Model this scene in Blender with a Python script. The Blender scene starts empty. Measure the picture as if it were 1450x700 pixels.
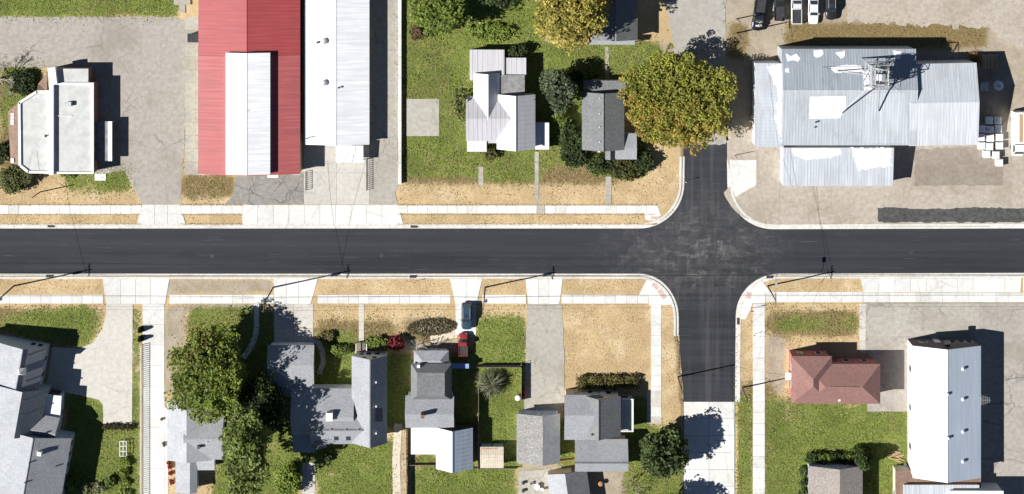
import bpy, math, random
import numpy as np
from mathutils import Vector
random.seed(7); RNG = np.random.default_rng(7)
scn = bpy.context.scene
COL = scn.collection
R = math.radians

# ------------------------------------------------------------------ camera, sky, sun, exposure
S = 0.125                       # metres per photograph pixel on the ground
NX, NY, H = 740.0, -220.0, 300.0  # point straight below the camera (photo pixels), height in metres
CX, CY = (NX-725)*S, (350-NY)*S
cam = bpy.data.cameras.new('camera'); camo = bpy.data.objects.new('camera', cam); COL.objects.link(camo)
camo.location = (CX, CY, H); camo.rotation_euler = (0, 0, 0)
cam.sensor_width = 36.0; cam.lens = 36.0*(H/S)/1450.0
cam.shift_x = (725-NX)/1450.0; cam.shift_y = -(350-NY)/1450.0
cam.clip_start = 1.0; cam.clip_end = 3000.0
scn.camera = camo
SUN_EL = R(40.0); SAZ = (-0.978, -0.208)      # horizontal direction towards the sun
w = bpy.data.worlds.new('World'); scn.world = w; w.use_nodes = True
nt = w.node_tree; bg = nt.nodes['Background']
sky = nt.nodes.new('ShaderNodeTexSky'); sky.sky_type = 'NISHITA'; sky.sun_disc = False
sky.sun_elevation = SUN_EL; sky.air_density = 0.5; sky.dust_density = 0.0; sky.altitude = 300.0; sky.sun_rotation = math.atan2(SAZ[0], SAZ[1]) % (2*math.pi)
nt.links.new(sky.outputs[0], bg.inputs[0]); bg.inputs[1].default_value = 0.05
sl = bpy.data.lights.new('sun', 'SUN'); sl.energy = 5.0; sl.angle = R(0.5); sl.color = (1.0, 0.98, 0.945)
so = bpy.data.objects.new('sun', sl); COL.objects.link(so)
so.rotation_euler = Vector((-SAZ[0]*math.cos(SUN_EL), -SAZ[1]*math.cos(SUN_EL), -math.sin(SUN_EL))).to_track_quat('-Z', 'Y').to_euler()
so.location = (-60, -20, 80)
scn.view_settings.view_transform = 'Standard'; scn.view_settings.look = 'None'
scn.view_settings.exposure = 0.77; scn.view_settings.gamma = 1.0; scn.view_settings.use_curve_mapping = False

def W(px, py, z=0.0):
    """photograph pixel of a point at height z -> world position"""
    gx, gy = (px-725)*S, (350-py)*S
    k = (H-z)/H
    return Vector((CX+(gx-CX)*k, CY+(gy-CY)*k, z))

# ------------------------------------------------------------------ materials
M = {}
class NT:
    def __init__(s, name):
        s.m = bpy.data.materials.new(name); s.m.use_nodes = True; s.t = s.m.node_tree
        s.b = s.t.nodes['Principled BSDF']; M[name] = s.m
        g = s.t.nodes.new('ShaderNodeNewGeometry'); s.pos = g.outputs['Position']
    def n(s, kind, **kw):
        nd = s.t.nodes.new('ShaderNode'+kind)
        for k, v in kw.items(): setattr(nd, k, v)
        return nd
    def L(s, a, b): s.t.links.new(a, b)
    def scaled(s, v, src=None):
        m = s.n('VectorMath', operation='MULTIPLY'); s.L(src or s.pos, m.inputs[0]); m.inputs[1].default_value = v
        return m.outputs[0]
    def noise(s, scale, detail=4, rough=0.6, vec=None, dist=0.0):
        nd = s.n('TexNoise'); nd.inputs['Scale'].default_value = scale; nd.inputs['Detail'].default_value = detail
        nd.inputs['Roughness'].default_value = rough; nd.inputs['Distortion'].default_value = dist
        s.L(vec or s.pos, nd.inputs['Vector']); return nd.outputs['Fac']
    def ramp(s, fac, a, b, lo=0.0, hi=1.0):
        r = s.n('MapRange'); r.interpolation_type = 'SMOOTHSTEP'; s.L(fac, r.inputs[0])
        r.inputs[1].default_value = a; r.inputs[2].default_value = b; r.inputs[3].default_value = lo; r.inputs[4].default_value = hi
        return r.outputs[0]
    def mix(s, fac, a, b, blend='MIX'):
        m = s.n('Mix', data_type='RGBA', blend_type=blend)
        for i, v in ((0, fac), (6, a), (7, b)):
            if isinstance(v, (int, float)): m.inputs[i].default_value = v
            elif isinstance(v, tuple): m.inputs[i].default_value = (*v, 1) if len(v) == 3 else v
            else: s.L(v, m.inputs[i])
        return m.outputs[2]
    def math(s, op, a, b=0.0):
        m = s.n('Math', operation=op)
        for i, v in ((0, a), (1, b)):
            if isinstance(v, (int, float)): m.inputs[i].default_value = v
            else: s.L(v, m.inputs[i])
        return m.outputs[0]
    def bump(s, h, strength=0.3, dist=0.05):
        b = s.n('Bump'); b.inputs['Strength'].default_value = strength; b.inputs['Distance'].default_value = dist
        s.L(h, b.inputs['Height']); s.L(b.outputs[0], s.b.inputs['Normal'])
    def out(s, col, rough=0.8, metal=0.0, spec=0.3):
        if isinstance(col, tuple): s.b.inputs['Base Color'].default_value = (*col, 1)
        else: s.L(col, s.b.inputs['Base Color'])
        s.b.inputs['Roughness'].default_value = rough; s.b.inputs['Metallic'].default_value = metal
        s.b.inputs['Specular IOR Level'].default_value = spec
        return s.m

def mul(c, k): return tuple(min(1.0, x*k) for x in c)
def plain(name, c, rough=0.7, var=0.25, scale=1.2, metal=0.0, bump=0.0, rnd=0.0, spec=0.3, fine=6.0):
    t = NT(name)
    f1 = t.noise(scale, 5, 0.65); f2 = t.noise(fine, 3, 0.7)
    c1 = t.mix(t.ramp(f1, 0.32, 0.68), mul(c, 1-var), mul(c, 1+var*0.6))
    c1 = t.mix(t.math('MULTIPLY', f2, 0.5), c1, mul(c, 1-var*0.5))
    if rnd:
        oi = t.n('ObjectInfo'); k = t.ramp(oi.outputs['Random'], 0, 1, 1-rnd, 1+rnd)
        vm = t.n('VectorMath', operation='SCALE'); t.L(c1, vm.inputs[0]); t.L(k, vm.inputs['Scale']); c1 = vm.outputs[0]
    if bump: t.bump(f2, bump)
    return t.out(c1, rough, metal, spec)

def shingle(name, c, var=0.3):
    t = NT(name)
    f1 = t.noise(0.35, 5, 0.65); f2 = t.noise(3.5, 4, 0.75)
    f3 = t.noise(1.0, 2, 0.5, t.scaled((1.2, 7.0, 3.0))); f4 = t.noise(1.0, 2, 0.5, t.scaled((6.0, 1.3, 3.0)))
    c1 = t.mix(t.ramp(f2, 0.3, 0.7), mul(c, 1-var), mul(c, 1+var*0.8))
    c1 = t.mix(t.math('MULTIPLY', t.ramp(f3, 0.42, 0.6), 0.30), c1, mul(c, 0.6))
    c1 = t.mix(t.math('MULTIPLY', t.ramp(f4, 0.45, 0.62), 0.22), c1, mul(c, 1.35))
    c1 = t.mix(t.math('MULTIPLY', t.ramp(f1, 0.42, 0.66), 0.28), c1, mul(c, 0.62))
    t.bump(f2, 0.35, 0.03)
    return t.out(c1, 0.92, 0, 0.15)

def sheetmetal(name, c, rough=0.45, var=0.12, axis='y', rust=0.0, rustcol=(0.30, 0.25, 0.22), metal=0.0):
    t = NT(name)
    st = t.noise(1.0, 4, 0.6, t.scaled((3.0, 0.12, 0.5) if axis == 'y' else (0.12, 3.0, 0.5)))
    f1 = t.noise(0.25, 5, 0.6); f2 = t.noise(4.0, 4, 0.7)
    c1 = t.mix(t.ramp(st, 0.35, 0.7), mul(c, 1-var), mul(c, 1+var*0.5))
    c1 = t.mix(t.math('MULTIPLY', t.ramp(f1, 0.4, 0.7), var*1.6), c1, mul(c, 0.7))
    c1 = t.mix(t.math('MULTIPLY', t.ramp(f2, 0.55, 0.75), var), c1, mul(c, 0.75))
    if rust:
        fr = t.noise(0.5, 7, 0.75, t.scaled((1.0, 0.35, 1.0) if axis == 'y' else (0.35, 1, 1)))
        c1 = t.mix(t.math('MULTIPLY', t.ramp(fr, 0.5, 0.66), rust), c1, rustcol)
    t.bump(f2, 0.08, 0.02)
    return t.out(c1, rough, metal, 0.3)

def concrete(name, c, var=0.14, stain=0.25, crack=0.0, rnd=0.06, crackscale=0.35):
    t = NT(name)
    f1 = t.noise(0.12, 6, 0.65); f2 = t.noise(1.3, 6, 0.7); f3 = t.noise(9.0, 3, 0.7)
    c1 = t.mix(t.ramp(f2, 0.3, 0.7), mul(c, 1-var), mul(c, 1+var*0.6))
    c1 = t.mix(t.math('MULTIPLY', t.ramp(f1, 0.45, 0.68), stain), c1, (c[0]*0.62, c[1]*0.58, c[2]*0.53))
    c1 = t.mix(t.math('MULTIPLY', t.ramp(f3, 0.55, 0.75), var), c1, mul(c, 0.6))
    if crack:
        wv = t.n('VectorMath', operation='ADD'); nn = t.n('TexNoise'); nn.inputs['Scale'].default_value = 0.9; nn.inputs['Detail'].default_value = 4
        t.L(t.pos, nn.inputs['Vector']); sc = t.scaled((1.6, 1.6, 0), nn.outputs['Color']); t.L(t.pos, wv.inputs[0]); t.L(sc, wv.inputs[1])
        v = t.n('TexVoronoi', feature='DISTANCE_TO_EDGE'); v.inputs['Scale'].default_value = crackscale; t.L(wv.outputs[0], v.inputs['Vector'])
        cr = t.ramp(v.outputs['Distance'], 0.004, 0.022, 1.0, 0.0)
        gate = t.ramp(t.noise(0.09, 2, 0.5), 0.42, 0.6)
        c1 = t.mix(t.math('MULTIPLY', t.math('MULTIPLY', cr, gate), crack), c1, mul(c, 0.35))
    if rnd:
        oi = t.n('ObjectInfo'); k = t.ramp(oi.outputs['Random'], 0, 1, 1-rnd, 1+rnd)
        vm = t.n('VectorMath', operation='SCALE'); t.L(c1, vm.inputs[0]); t.L(k, vm.inputs['Scale']); c1 = vm.outputs[0]
    t.bump(f3, 0.15, 0.01)
    return t.out(c1, 0.9, 0, 0.2)

def road_material():
    t = NT('new_asphalt')
    c = (0.0225, 0.0235, 0.028)
    lanes = t.noise(1.0, 5, 0.65, t.scaled((0.02, 0.75, 1))); f2 = t.noise(2.5, 6, 0.75); big = t.noise(0.06, 4, 0.6)
    q = W(985, 352); sep0 = t.n('SeparateXYZ'); t.L(t.pos, sep0.inputs[0])
    c1 = t.mix(t.ramp(lanes, 0.36, 0.66), mul(c, 0.75), mul(c, 1.3))
    # two paving passes that meet along the crown of the road, the seam darker
    wob = t.math('MULTIPLY', t.math('SUBTRACT', t.noise(0.15, 3, 0.5), 0.5), 0.5); ly = t.math('ADD', sep0.outputs[1], wob)
    c1 = t.mix(t.ramp(ly, W(0, 361).y-.1, W(0, 361).y+.1, 0.0, 0.55), c1, mul(c, 1.35))
    seam = t.ramp(t.math('ABSOLUTE', t.math('SUBTRACT', ly, W(0, 360).y)), 0.1, 0.5, 0.45, 0.0); c1 = t.mix(seam, c1, mul(c, 0.5))
    c1 = t.mix(t.math('MULTIPLY', t.ramp(f2, 0.45, 0.75), 0.35), c1, mul(c, 1.7))
    c1 = t.mix(t.math('MULTIPLY', t.ramp(big, 0.4, 0.7), 0.35), c1, mul(c, 1.5))
    # wheel paths polished a little paler along each lane
    wp = t.math('SINE', t.math('MULTIPLY', ly, 3.3)); wp = t.math('MULTIPLY', t.ramp(wp, 0.2, 1.0), t.ramp(t.noise(0.3, 4, 0.6, t.scaled((0.15, 1, 1))), 0.35, 0.65)); c1 = t.mix(t.math('MULTIPLY', wp, 0.35), c1, mul(c, 1.9))
    # thin drag marks left by the paver and tyres along the road
    sc = t.noise(1.0, 6, 0.7, t.scaled((0.16, 3.6, 1))); c1 = t.mix(t.math('MULTIPLY', t.ramp(sc, 0.60, 0.72), 0.6), c1, (0.105, 0.105, 0.108))
    # dried mud tracked over the crossing: scraped both ways by tyres
    d = t.n('VectorMath', operation='SUBTRACT'); t.L(t.pos, d.inputs[0]); d.inputs[1].default_value = (q.x, q.y, 0)
    dl = t.n('VectorMath', operation='LENGTH'); t.L(t.scaled((0.62, 1.0, 0), d.outputs[0]), dl.inputs[0])
    near = t.ramp(dl.outputs['Value'], 0.0, 13.5, 1.2, 0.0)
    ma = t.noise(1.0, 6, 0.72, t.scaled((0.35, 1.5, 1))); mb_ = t.noise(1.0, 6, 0.72, t.scaled((1.6, 0.32, 1)))
    vo = t.n('TexVoronoi', distance='CHEBYCHEV'); vo.inputs['Scale'].default_value = 0.55; t.L(t.scaled((1, 1.3, 0)), vo.inputs['Vector'])
    sv = t.n('SeparateColor'); t.L(vo.outputs['Color'], sv.inputs[0])
    mc_ = t.noise(1.1, 9, 0.82, t.scaled((0.8, 1.0, 1)), 0.3); mmx = t.math('MULTIPLY', t.math('ADD', t.math('MULTIPLY', t.math('MAXIMUM', t.ramp(ma, 0.46, 0.72), t.ramp(mb_, 0.46, 0.72)), 0.55), 0.25), t.ramp(mc_, 0.28, 0.78, 0.0, 1.3)); blk = t.ramp(sv.outputs[0], 0.2, 1.0, 0.3, 1.0)
    c1 = t.mix(t.math('MULTIPLY', t.math('MULTIPLY', mmx, blk), t.math('MULTIPLY', near, 1.15)), c1, (0.21, 0.20, 0.185))
    # tyre tracked dust in the side street
    tr = t.noise(1.0, 5, 0.65, t.scaled((0.9, 0.03, 1)))
    sep = t.n('SeparateXYZ'); t.L(d.outputs[0], sep.inputs[0])
    side = t.ramp(t.math('ABSOLUTE', sep.outputs[1]), 3.8, 5.5)
    c1 = t.mix(t.math('MULTIPLY', t.math('MULTIPLY', side, t.ramp(tr, 0.45, 0.68)), 0.30), c1, (0.10, 0.098, 0.095))
    f3 = t.noise(14.0, 2, 0.7); t.bump(f3, 0.25, 0.01)
    return t.out(c1, 0.82, 0, 0.25)
road_material()

def ground_material():
    t = NT('soil_and_grass')
    a = t.n('Attribute', attribute_name='cover'); sp = t.n('SeparateColor'); t.L(a.outputs['Color'], sp.inputs[0])
    g, dirt, dry = sp.outputs[0], sp.outputs[1], sp.outputs[2]
    n1 = t.noise(0.45, 6, 0.7); n2 = t.noise(2.2, 6, 0.75); n3 = t.noise(7.0, 4, 0.75); n0 = t.noise(0.12, 4, 0.6)
    straw = t.mix(t.ramp(n2, 0.3, 0.7), (0.43, 0.315, 0.165), (0.53, 0.405, 0.235))
    straw = t.mix(t.math('MULTIPLY', t.ramp(n3, 0.52, 0.72), 0.55), straw, (0.33, 0.225, 0.11))
    straw = t.mix(t.math('MULTIPLY', t.ramp(n0, 0.42, 0.60), 0.6), straw, (0.34, 0.245, 0.13))
    straw = t.mix(t.math('MULTIPLY', t.ramp(t.noise(0.2, 5, 0.65), 0.52, 0.66), 0.55), straw, (0.56, 0.45, 0.29))
    straw = t.mix(t.math('MULTIPLY', t.ramp(t.noise(0.9, 6, 0.75, t.scaled((1, 1.6, 1))), 0.54, 0.70), 0.5), straw, (0.34, 0.245, 0.14))
    gr = t.mix(t.ramp(n2, 0.32, 0.68), (0.100, 0.135, 0.024), (0.190, 0.225, 0.052))
    gr = t.mix(t.math('MULTIPLY', t.ramp(n1, 0.45, 0.68), 0.62), gr, (0.235, 0.225, 0.075))
    gr = t.mix(t.math('MULTIPLY', t.ramp(n3, 0.5, 0.72), 0.35), gr, (0.062, 0.082, 0.017))
    gr = t.mix(t.math('MULTIPLY', t.ramp(n0, 0.44, 0.62), 0.55), gr, (0.085, 0.105, 0.024))
    olive = t.mix(t.ramp(n2, 0.3, 0.7), (0.125, 0.088, 0.036), (0.235, 0.175, 0.085))
    dr = t.mix(t.ramp(n1, 0.3, 0.7), (0.27, 0.225, 0.165), (0.38, 0.325, 0.25))
    dr = t.mix(t.math('MULTIPLY', t.ramp(n3, 0.5, 0.7), 0.5), dr, (0.20, 0.155, 0.105))
    j = t.math('MULTIPLY', t.math('SUBTRACT', t.math('ADD', t.math('MULTIPLY', n1, 0.5), t.math('MULTIPLY', n2, 0.5)), 0.5), 2.2)
    def gate(x): return t.ramp(t.math('ADD', x, j), 0.30, 0.72)
    c = t.mix(gate(dirt), straw, dr); c = t.mix(gate(dry), c, olive); c = t.mix(gate(g), c, gr)
    t.bump(t.math('ADD', n2, n3), 0.6, 0.10)
    return t.out(c, 0.95, 0, 0.1)
ground_material()

def foliage_material(name, translucent=0.35):
    t = NT(name)
    a = t.n('Attribute', attribute_name='tint')
    t.out(a.outputs['Color'], 0.65, 0, 0.25)
    tr = t.n('BsdfTranslucent'); t.L(a.outputs['Color'], tr.inputs[0])
    mx = t.n('MixShader'); mx.inputs[0].default_value = translucent
    t.L(t.b.outputs[0], mx.inputs[1]); t.L(tr.outputs[0], mx.inputs[2])
    t.L(mx.outputs[0], t.t.nodes['Material Output'].inputs[0])
foliage_material('leaf'); foliage_material('grass_blade', 0.25)

concrete('pale_concrete', (0.60, 0.59, 0.56), 0.10, 0.28, 0.25, 0.085, 0.14)
concrete('curb_concrete', (0.56, 0.54, 0.50), 0.15, 0.35, 0.3, 0, 0.3)
concrete('tan_concrete', (0.47, 0.445, 0.40), 0.12, 0.25, 0.3, 0.05)
concrete('joint_concrete', (0.26, 0.24, 0.21), 0.15, 0.3, 0, 0)
concrete('old_concrete', (0.36, 0.335, 0.29), 0.16, 0.4, 0.6, 0.05, 0.3)
concrete('worn_lot', (0.335, 0.305, 0.268), 0.18, 0.5, 0.55, 0, 0.16)
concrete('old_asphalt', (0.25, 0.235, 0.215), 0.2, 0.4, 0.8, 0, 0.3)
concrete('gravel_lot', (0.375, 0.330, 0.275), 0.2, 0.5, 0.2, 0, 0.12)
concrete('brown_gravel', (0.27, 0.235, 0.195), 0.2, 0.4, 0.2, 0)
concrete('tar_patch', (0.075, 0.075, 0.072), 0.45, 0.5, 0, 0)
concrete('old_street', (0.34, 0.32, 0.285), 0.14, 0.3, 0.5, 0, 0.2)
plain('white_paint', (0.80, 0.79, 0.77), 0.6, 0.06)
plain('trim_white', (0.74, 0.73, 0.71), 0.6, 0.1)
plain('membrane', (0.47, 0.47, 0.45), 0.85, 0.16, 0.7, bump=0.1)
plain('membrane_dark', (0.22, 0.215, 0.215), 0.85, 0.35, 0.9, bump=0.1)
plain('brown_panel', (0.21, 0.135, 0.10), 0.8, 0.25, 1.5)
plain('brick_brown', (0.20, 0.11, 0.085), 0.9, 0.3, 3.0)
plain('grey_brick', (0.15, 0.125, 0.11), 0.9, 0.3, 3.0)
plain('brick_pink', (0.42, 0.15, 0.13), 0.9, 0.2, 2.0)
plain('cream_siding', (0.55, 0.50, 0.40), 0.8, 0.12)
plain('blue_siding', (0.33, 0.40, 0.48), 0.7, 0.1)
plain('white_siding', (0.68, 0.67, 0.64), 0.7, 0.1)
plain('grey_siding', (0.34, 0.34, 0.34), 0.8, 0.15)
plain('tan_siding', (0.45, 0.40, 0.31), 0.8, 0.15)
plain('glass_dark', (0.03, 0.04, 0.05), 0.12, 0.2, spec=0.6)
plain('door_blue', (0.36, 0.48, 0.60), 0.5, 0.08)
plain('door_brown', (0.16, 0.09, 0.05), 0.6, 0.2)
plain('steel', (0.42, 0.43, 0.44), 0.45, 0.25, 2.0, metal=0.3)
plain('dark_steel', (0.05, 0.05, 0.05), 0.5, 0.3, 2.0)
plain('wood_pole', (0.13, 0.09, 0.06), 0.9, 0.35, 3.0)
plain('red_wood_pole', (0.36, 0.17, 0.09), 0.9, 0.25, 3.0)
plain('wire', (0.03, 0.03, 0.03), 0.6, 0.1)
plain('fence_wood', (0.25, 0.21, 0.17), 0.9, 0.3, 3.0)
plain('bark', (0.10, 0.075, 0.055), 0.95, 0.35, 4.0, bump=0.4)
plain('dead_wood', (0.36, 0.33, 0.29), 0.95, 0.25, 4.0)
plain('crate_wood', (0.46, 0.33, 0.20), 0.9, 0.25, 3.0, rnd=0.15)
plain('tote_white', (0.72, 0.72, 0.72), 0.5, 0.08, rnd=0.06)
plain('red_paint', (0.35, 0.03, 0.025), 0.4, 0.2)
plain('rust_sheet', (0.42, 0.20, 0.10), 0.8, 0.35, 2.0)
plain('beige_sheet', (0.55, 0.48, 0.38), 0.8, 0.15)
plain('tyre', (0.018, 0.018, 0.018), 0.9, 0.2)
plain('rim_metal', (0.45, 0.45, 0.46), 0.3, 0.1, metal=0.7)
plain('lamp_clear', (0.7, 0.7, 0.68), 0.15, 0.05)
plain('lamp_red', (0.4, 0.02, 0.02), 0.25, 0.05)
plain('bed_liner', (0.035, 0.037, 0.04), 0.8, 0.3)
plain('tactile_red', (0.50, 0.37, 0.33), 0.85, 0.2)
plain('iron', (0.045, 0.042, 0.04), 0.7, 0.3)
plain('blue_tarp', (0.20, 0.30, 0.52), 0.6, 0.15)
plain('plank', (0.40, 0.27, 0.16), 0.9, 0.25, 3.0)
sheetmetal('red_metal', (0.33, 0.060, 0.064), 0.5, 0.16, 'x')
sheetmetal('red_metal_faded', (0.37, 0.098, 0.098), 0.55, 0.18, 'x')
sheetmetal('white_metal', (0.68, 0.685, 0.69), 0.5, 0.12, 'x')
sheetmetal('white_metal_v', (0.66, 0.65, 0.65), 0.5, 0.10, 'y')
sheetmetal('lilac_metal', (0.45, 0.44, 0.455), 0.55, 0.10, 'y')
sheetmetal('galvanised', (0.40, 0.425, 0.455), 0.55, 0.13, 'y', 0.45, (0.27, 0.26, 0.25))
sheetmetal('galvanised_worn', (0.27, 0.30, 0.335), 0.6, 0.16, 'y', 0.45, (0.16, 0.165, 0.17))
sheetmetal('galvanised_pale', (0.46, 0.485, 0.515), 0.55, 0.16, 'y', 0.4, (0.34, 0.34, 0.34))
sheetmetal('shaded_white', (0.40, 0.45, 0.52), 0.7, 0.10, 'y')  # bluish darker white for roof slopes turned away from the sun
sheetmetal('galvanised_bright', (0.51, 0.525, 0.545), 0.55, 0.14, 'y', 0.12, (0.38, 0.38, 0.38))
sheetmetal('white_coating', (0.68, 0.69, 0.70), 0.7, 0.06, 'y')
shingle('shingle_grey', (0.17, 0.175, 0.175))
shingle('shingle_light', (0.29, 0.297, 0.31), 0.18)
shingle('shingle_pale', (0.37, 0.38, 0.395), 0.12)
shingle('shingle_dark', (0.115, 0.117, 0.125))
shingle('shingle_tan', (0.27, 0.24, 0.215), 0.35)
shingle('shingle_pink', (0.240, 0.132, 0.115), 0.18)
shingle('shingle_speckle', (0.26, 0.25, 0.235), 0.5)

# ------------------------------------------------------------------ mesh helpers
WL = {}          # world position of every object's origin
class MB:
    def __init__(s): s.v = []; s.f = []
    def face(s, pts):
        b = len(s.v); s.v += [tuple(p) for p in pts]; s.f.append(tuple(range(b, b+len(pts)))); return s
    def hexa(s, bot, top):
        """solid between two equal loops (counter-clockwise seen from above)"""
        b = len(s.v); n = len(bot); s.v += [tuple(p) for p in bot]+[tuple(p) for p in top]
        s.f.append(tuple(b+i for i in reversed(range(n)))); s.f.append(tuple(b+n+i for i in range(n)))
        for i in range(n):
            j = (i+1) % n; s.f.append((b+i, b+j, b+n+j, b+n+i))
        return s
    def box(s, x0, y0, z0, x1, y1, z1):
        p = [(x0, y0), (x1, y0), (x1, y1), (x0, y1)]
        return s.hexa([(*q, z0) for q in p], [(*q, z1) for q in p])
    def prism(s, poly, z0, z1):
        if sum(poly[i][0]*poly[(i+1) % len(poly)][1]-poly[(i+1) % len(poly)][0]*poly[i][1] for i in range(len(poly))) < 0: poly = poly[::-1]
        return s.hexa([(p[0], p[1], z0) for p in poly], [(p[0], p[1], z1) for p in poly])
    def tube(s, a, b, r0, r1=None, n=6):
        a, b = Vector(a), Vector(b); r1 = r0 if r1 is None else r1
        d = (b-a).normalized(); u = d.orthogonal().normalized(); v = d.cross(u)
        lo = [a+(u*math.cos(2*math.pi*i/n)+v*math.sin(2*math.pi*i/n))*r0 for i in range(n)]
        hi = [b+(u*math.cos(2*math.pi*i/n)+v*math.sin(2*math.pi*i/n))*r1 for i in range(n)]
        return s.hexa(lo, hi)
    def path(s, pts, r, n=5):
        for i in range(len(pts)-1): s.tube(pts[i], pts[i+1], r, r, n)
        return s
    def build(s, name, mat, parent=None, smooth=False):
        me = bpy.data.meshes.new(name)
        c = np.array(s.v, dtype=float)
        o0 = Vector(((c[:, 0].min()+c[:, 0].max())/2, (c[:, 1].min()+c[:, 1].max())/2, c[:, 2].min()))
        me.from_pydata([tuple(Vector(p)-o0) for p in s.v], [], s.f)
        me.materials.append(M[mat] if isinstance(mat, str) else mat)
        if smooth: me.shade_smooth()
        return link(name, me, o0, parent)
def link(name, me, loc, parent=None, rot=0.0, scale=None):
    o = bpy.data.objects.new(name, me); COL.objects.link(o); loc = Vector(loc)
    if parent is not None:
        o.parent = parent; o.location = loc-WL[parent.name]
    else: o.location = loc
    if rot: o.rotation_euler = (0, 0, rot)
    if scale: o.scale = scale
    WL[o.name] = loc
    return o
def tag(o, label=None, cat=None, group=None, kind=None):
    for k, v in (('label', label), ('category', cat), ('group', group), ('kind', kind)):
        if v: o[k] = v
    return o
def thing(name, label, cat, loc, group=None):
    return tag(link(name, None, loc), label, cat, group)
def unit_box(name, mat, bev=0.0):
    mb = MB(); mb.box(-.5, -.5, 0, .5, .5, 1)
    me = bpy.data.meshes.new(name); me.from_pydata(mb.v, [], mb.f); me.materials.append(M[mat]); return me
UB = {}
def block(name, mat, parent, x0, y0, z0, x1, y1, z1):
    """box piece that shares one mesh with all pieces of its material"""
    if mat not in UB: UB[mat] = unit_box('block_'+mat, mat)
    return link(name, UB[mat], ((x0+x1)/2, (y0+y1)/2, z0), parent, 0, (abs(x1-x0), abs(y1-y0), z1-z0))

def arc(cx, cy, rx, ry, a0, a1, n=14):
    return [(cx+rx*math.cos(R(a0+(a1-a0)*i/n)), cy+ry*math.sin(R(a0+(a1-a0)*i/n))) for i in range(n+1)]
def rough_poly(poly, amp, step=4.0, seed=0):
    rg = random.Random(seed); out = []
    for i in range(len(poly)):
        a, b = poly[i], poly[(i+1) % len(poly)]
        d = math.hypot(b[0]-a[0], b[1]-a[1]); n = max(1, int(d/step))
        for k in range(n):
            t = k/n; out.append((a[0]+(b[0]-a[0])*t+rg.uniform(-amp, amp), a[1]+(b[1]-a[1])*t+rg.uniform(-amp, amp)))
    return out
def sheet(name, poly, top, mat, amp=0.0, kind='structure', parent=None, bottom=None, seed=1, step=5.0):
    if amp: poly = rough_poly(poly, amp, step, seed)
    p = [W(x, y) for x, y in poly]
    o = MB().prism([(q.x, q.y) for q in p], top-0.12 if bottom is None else bottom, top).build(name, mat, parent)
    if parent is None: tag(o, kind=kind)
    return o

# ------------------------------------------------------------------ ground with its cover
NWC = arc(905, 260, 64, 64, 90, 0)          # kerb corners, road side, photo pixels
NEC = arc(1095, 260, 65, 65, 180, 90)
SWC = arc(905, 450, 56, 62, -90, 0)
SEC = arc(1104, 448, 62, 60, 180, 270)
EXT = 260
road_poly = [(-EXT, 324)]+NWC+[(969, 200), (972, 170), (1027, 170), (1030, 200)]+NEC+[(1450+EXT, 323), (1450+EXT, 386)]+SEC[::-1]+[(1041, 500), (1040, 569), (968, 569), (967, 545), (963, 500)]+SWC[::-1]+[(-EXT, 388)]
def inside(poly, X, Y):
    r = np.zeros(X.shape, bool); n = len(poly)
    for i in range(n):
        x0, y0 = poly[i]; x1, y1 = poly[(i+1) % n]
        if y0 == y1: continue
        c = ((y0 > Y) != (y1 > Y)) & (X < (x1-x0)*(Y-y0)/(y1-y0)+x0); r ^= c
    return r
def rect(a, b, c, d): return [(a, b), (c, b), (c, d), (a, d)]
green = [rect(-130, -60, 255, 24), rect(572, -60, 770, 228), rect(572, 190, 760, 252), rect(760, 60, 940, 112), rect(760, 100, 870, 235), rect(690, 200, 770, 258), rect(850, 190, 915, 252),
         rect(92, 236, 188, 270), [(0, 85), (55, 85), (60, 125), (20, 150), (0, 260)],
         [(-130, 452), (140, 432), (148, 460), (120, 494), (80, 492), (0, 470), (-130, 470)], rect(95, 552, 198, 760), rect(187, 432, 200, 760), rect(268, 436, 388, 470), rect(300, 470, 400, 760), rect(366, 436, 388, 480),
         rect(445, 622, 560, 760), rect(390, 650, 428, 760), rect(673, 446, 745, 520), rect(680, 515, 742, 660), rect(584, 655, 732, 760), rect(640, 575, 680, 602), rect(585, 640, 620, 656),
         rect(795, 622, 840, 650), rect(885, 605, 968, 760), rect(1043, 560, 1067, 760), rect(1096, 446, 1216, 470), rect(1083, 562, 1288, 760), rect(1270, 640, 1300, 670), rect(452, 470, 505, 505), rect(546, 498, 584, 606), rect(634, 500, 682, 606), rect(400, 495, 505, 660), rect(788, 590, 818, 662), rect(895, 560, 920, 612)]
dirtp = [rect(1026, -60, 1700, 330), rect(560, 600, 572, 760), rect(236, 430, 262, 560), rect(262, 428, 388, 440), rect(575, 452, 645, 500), rect(1255, 625, 1300, 665), rect(735, 660, 900, 760), rect(232, 395, 388, 416), rect(1085, 470, 1112, 560), rect(925, 60, 975, 100)]
dryp = [rect(255, 246, 335, 282), rect(0, 90, 40, 250), rect(572, 215, 880, 262), rect(-130, 440, 60, 470), rect(1030, 30, 1060, 90), rect(1110, 32, 1400, 70), rect(575, 450, 645, 486), rect(445, 455, 560, 500), rect(1083, 440, 1216, 475), rect(885, 640, 968, 760),
        rect(572, 60, 640, 150), rect(800, 60, 930, 110), rect(262, 440, 388, 480), rect(1068, 540, 1100, 640), rect(1043, 540, 1067, 620), rect(572, 15, 660, 70)]
CELL = 0.4
xs = np.arange(-100, 1551, CELL/S*1.0); ys = np.arange(-60, 761, CELL/S*1.0)
xs = np.concatenate(([-4000], xs, [5500])); ys = np.concatenate(([-4000], ys, [4700]))
GXp, GYp = np.meshgrid(xs, ys)
def paint(polys, blur):
    m = np.zeros(GXp.shape)
    for p in polys: m[inside(p, GXp, GYp)] = 1.0
    for _ in range(blur):
        q = np.pad(m, 1, 'edge'); m = (q[:-2, 1:-1]+q[2:, 1:-1]+q[1:-1, :-2]+q[1:-1, 2:]+2*q[1:-1, 1:-1])/6
    return m
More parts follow.
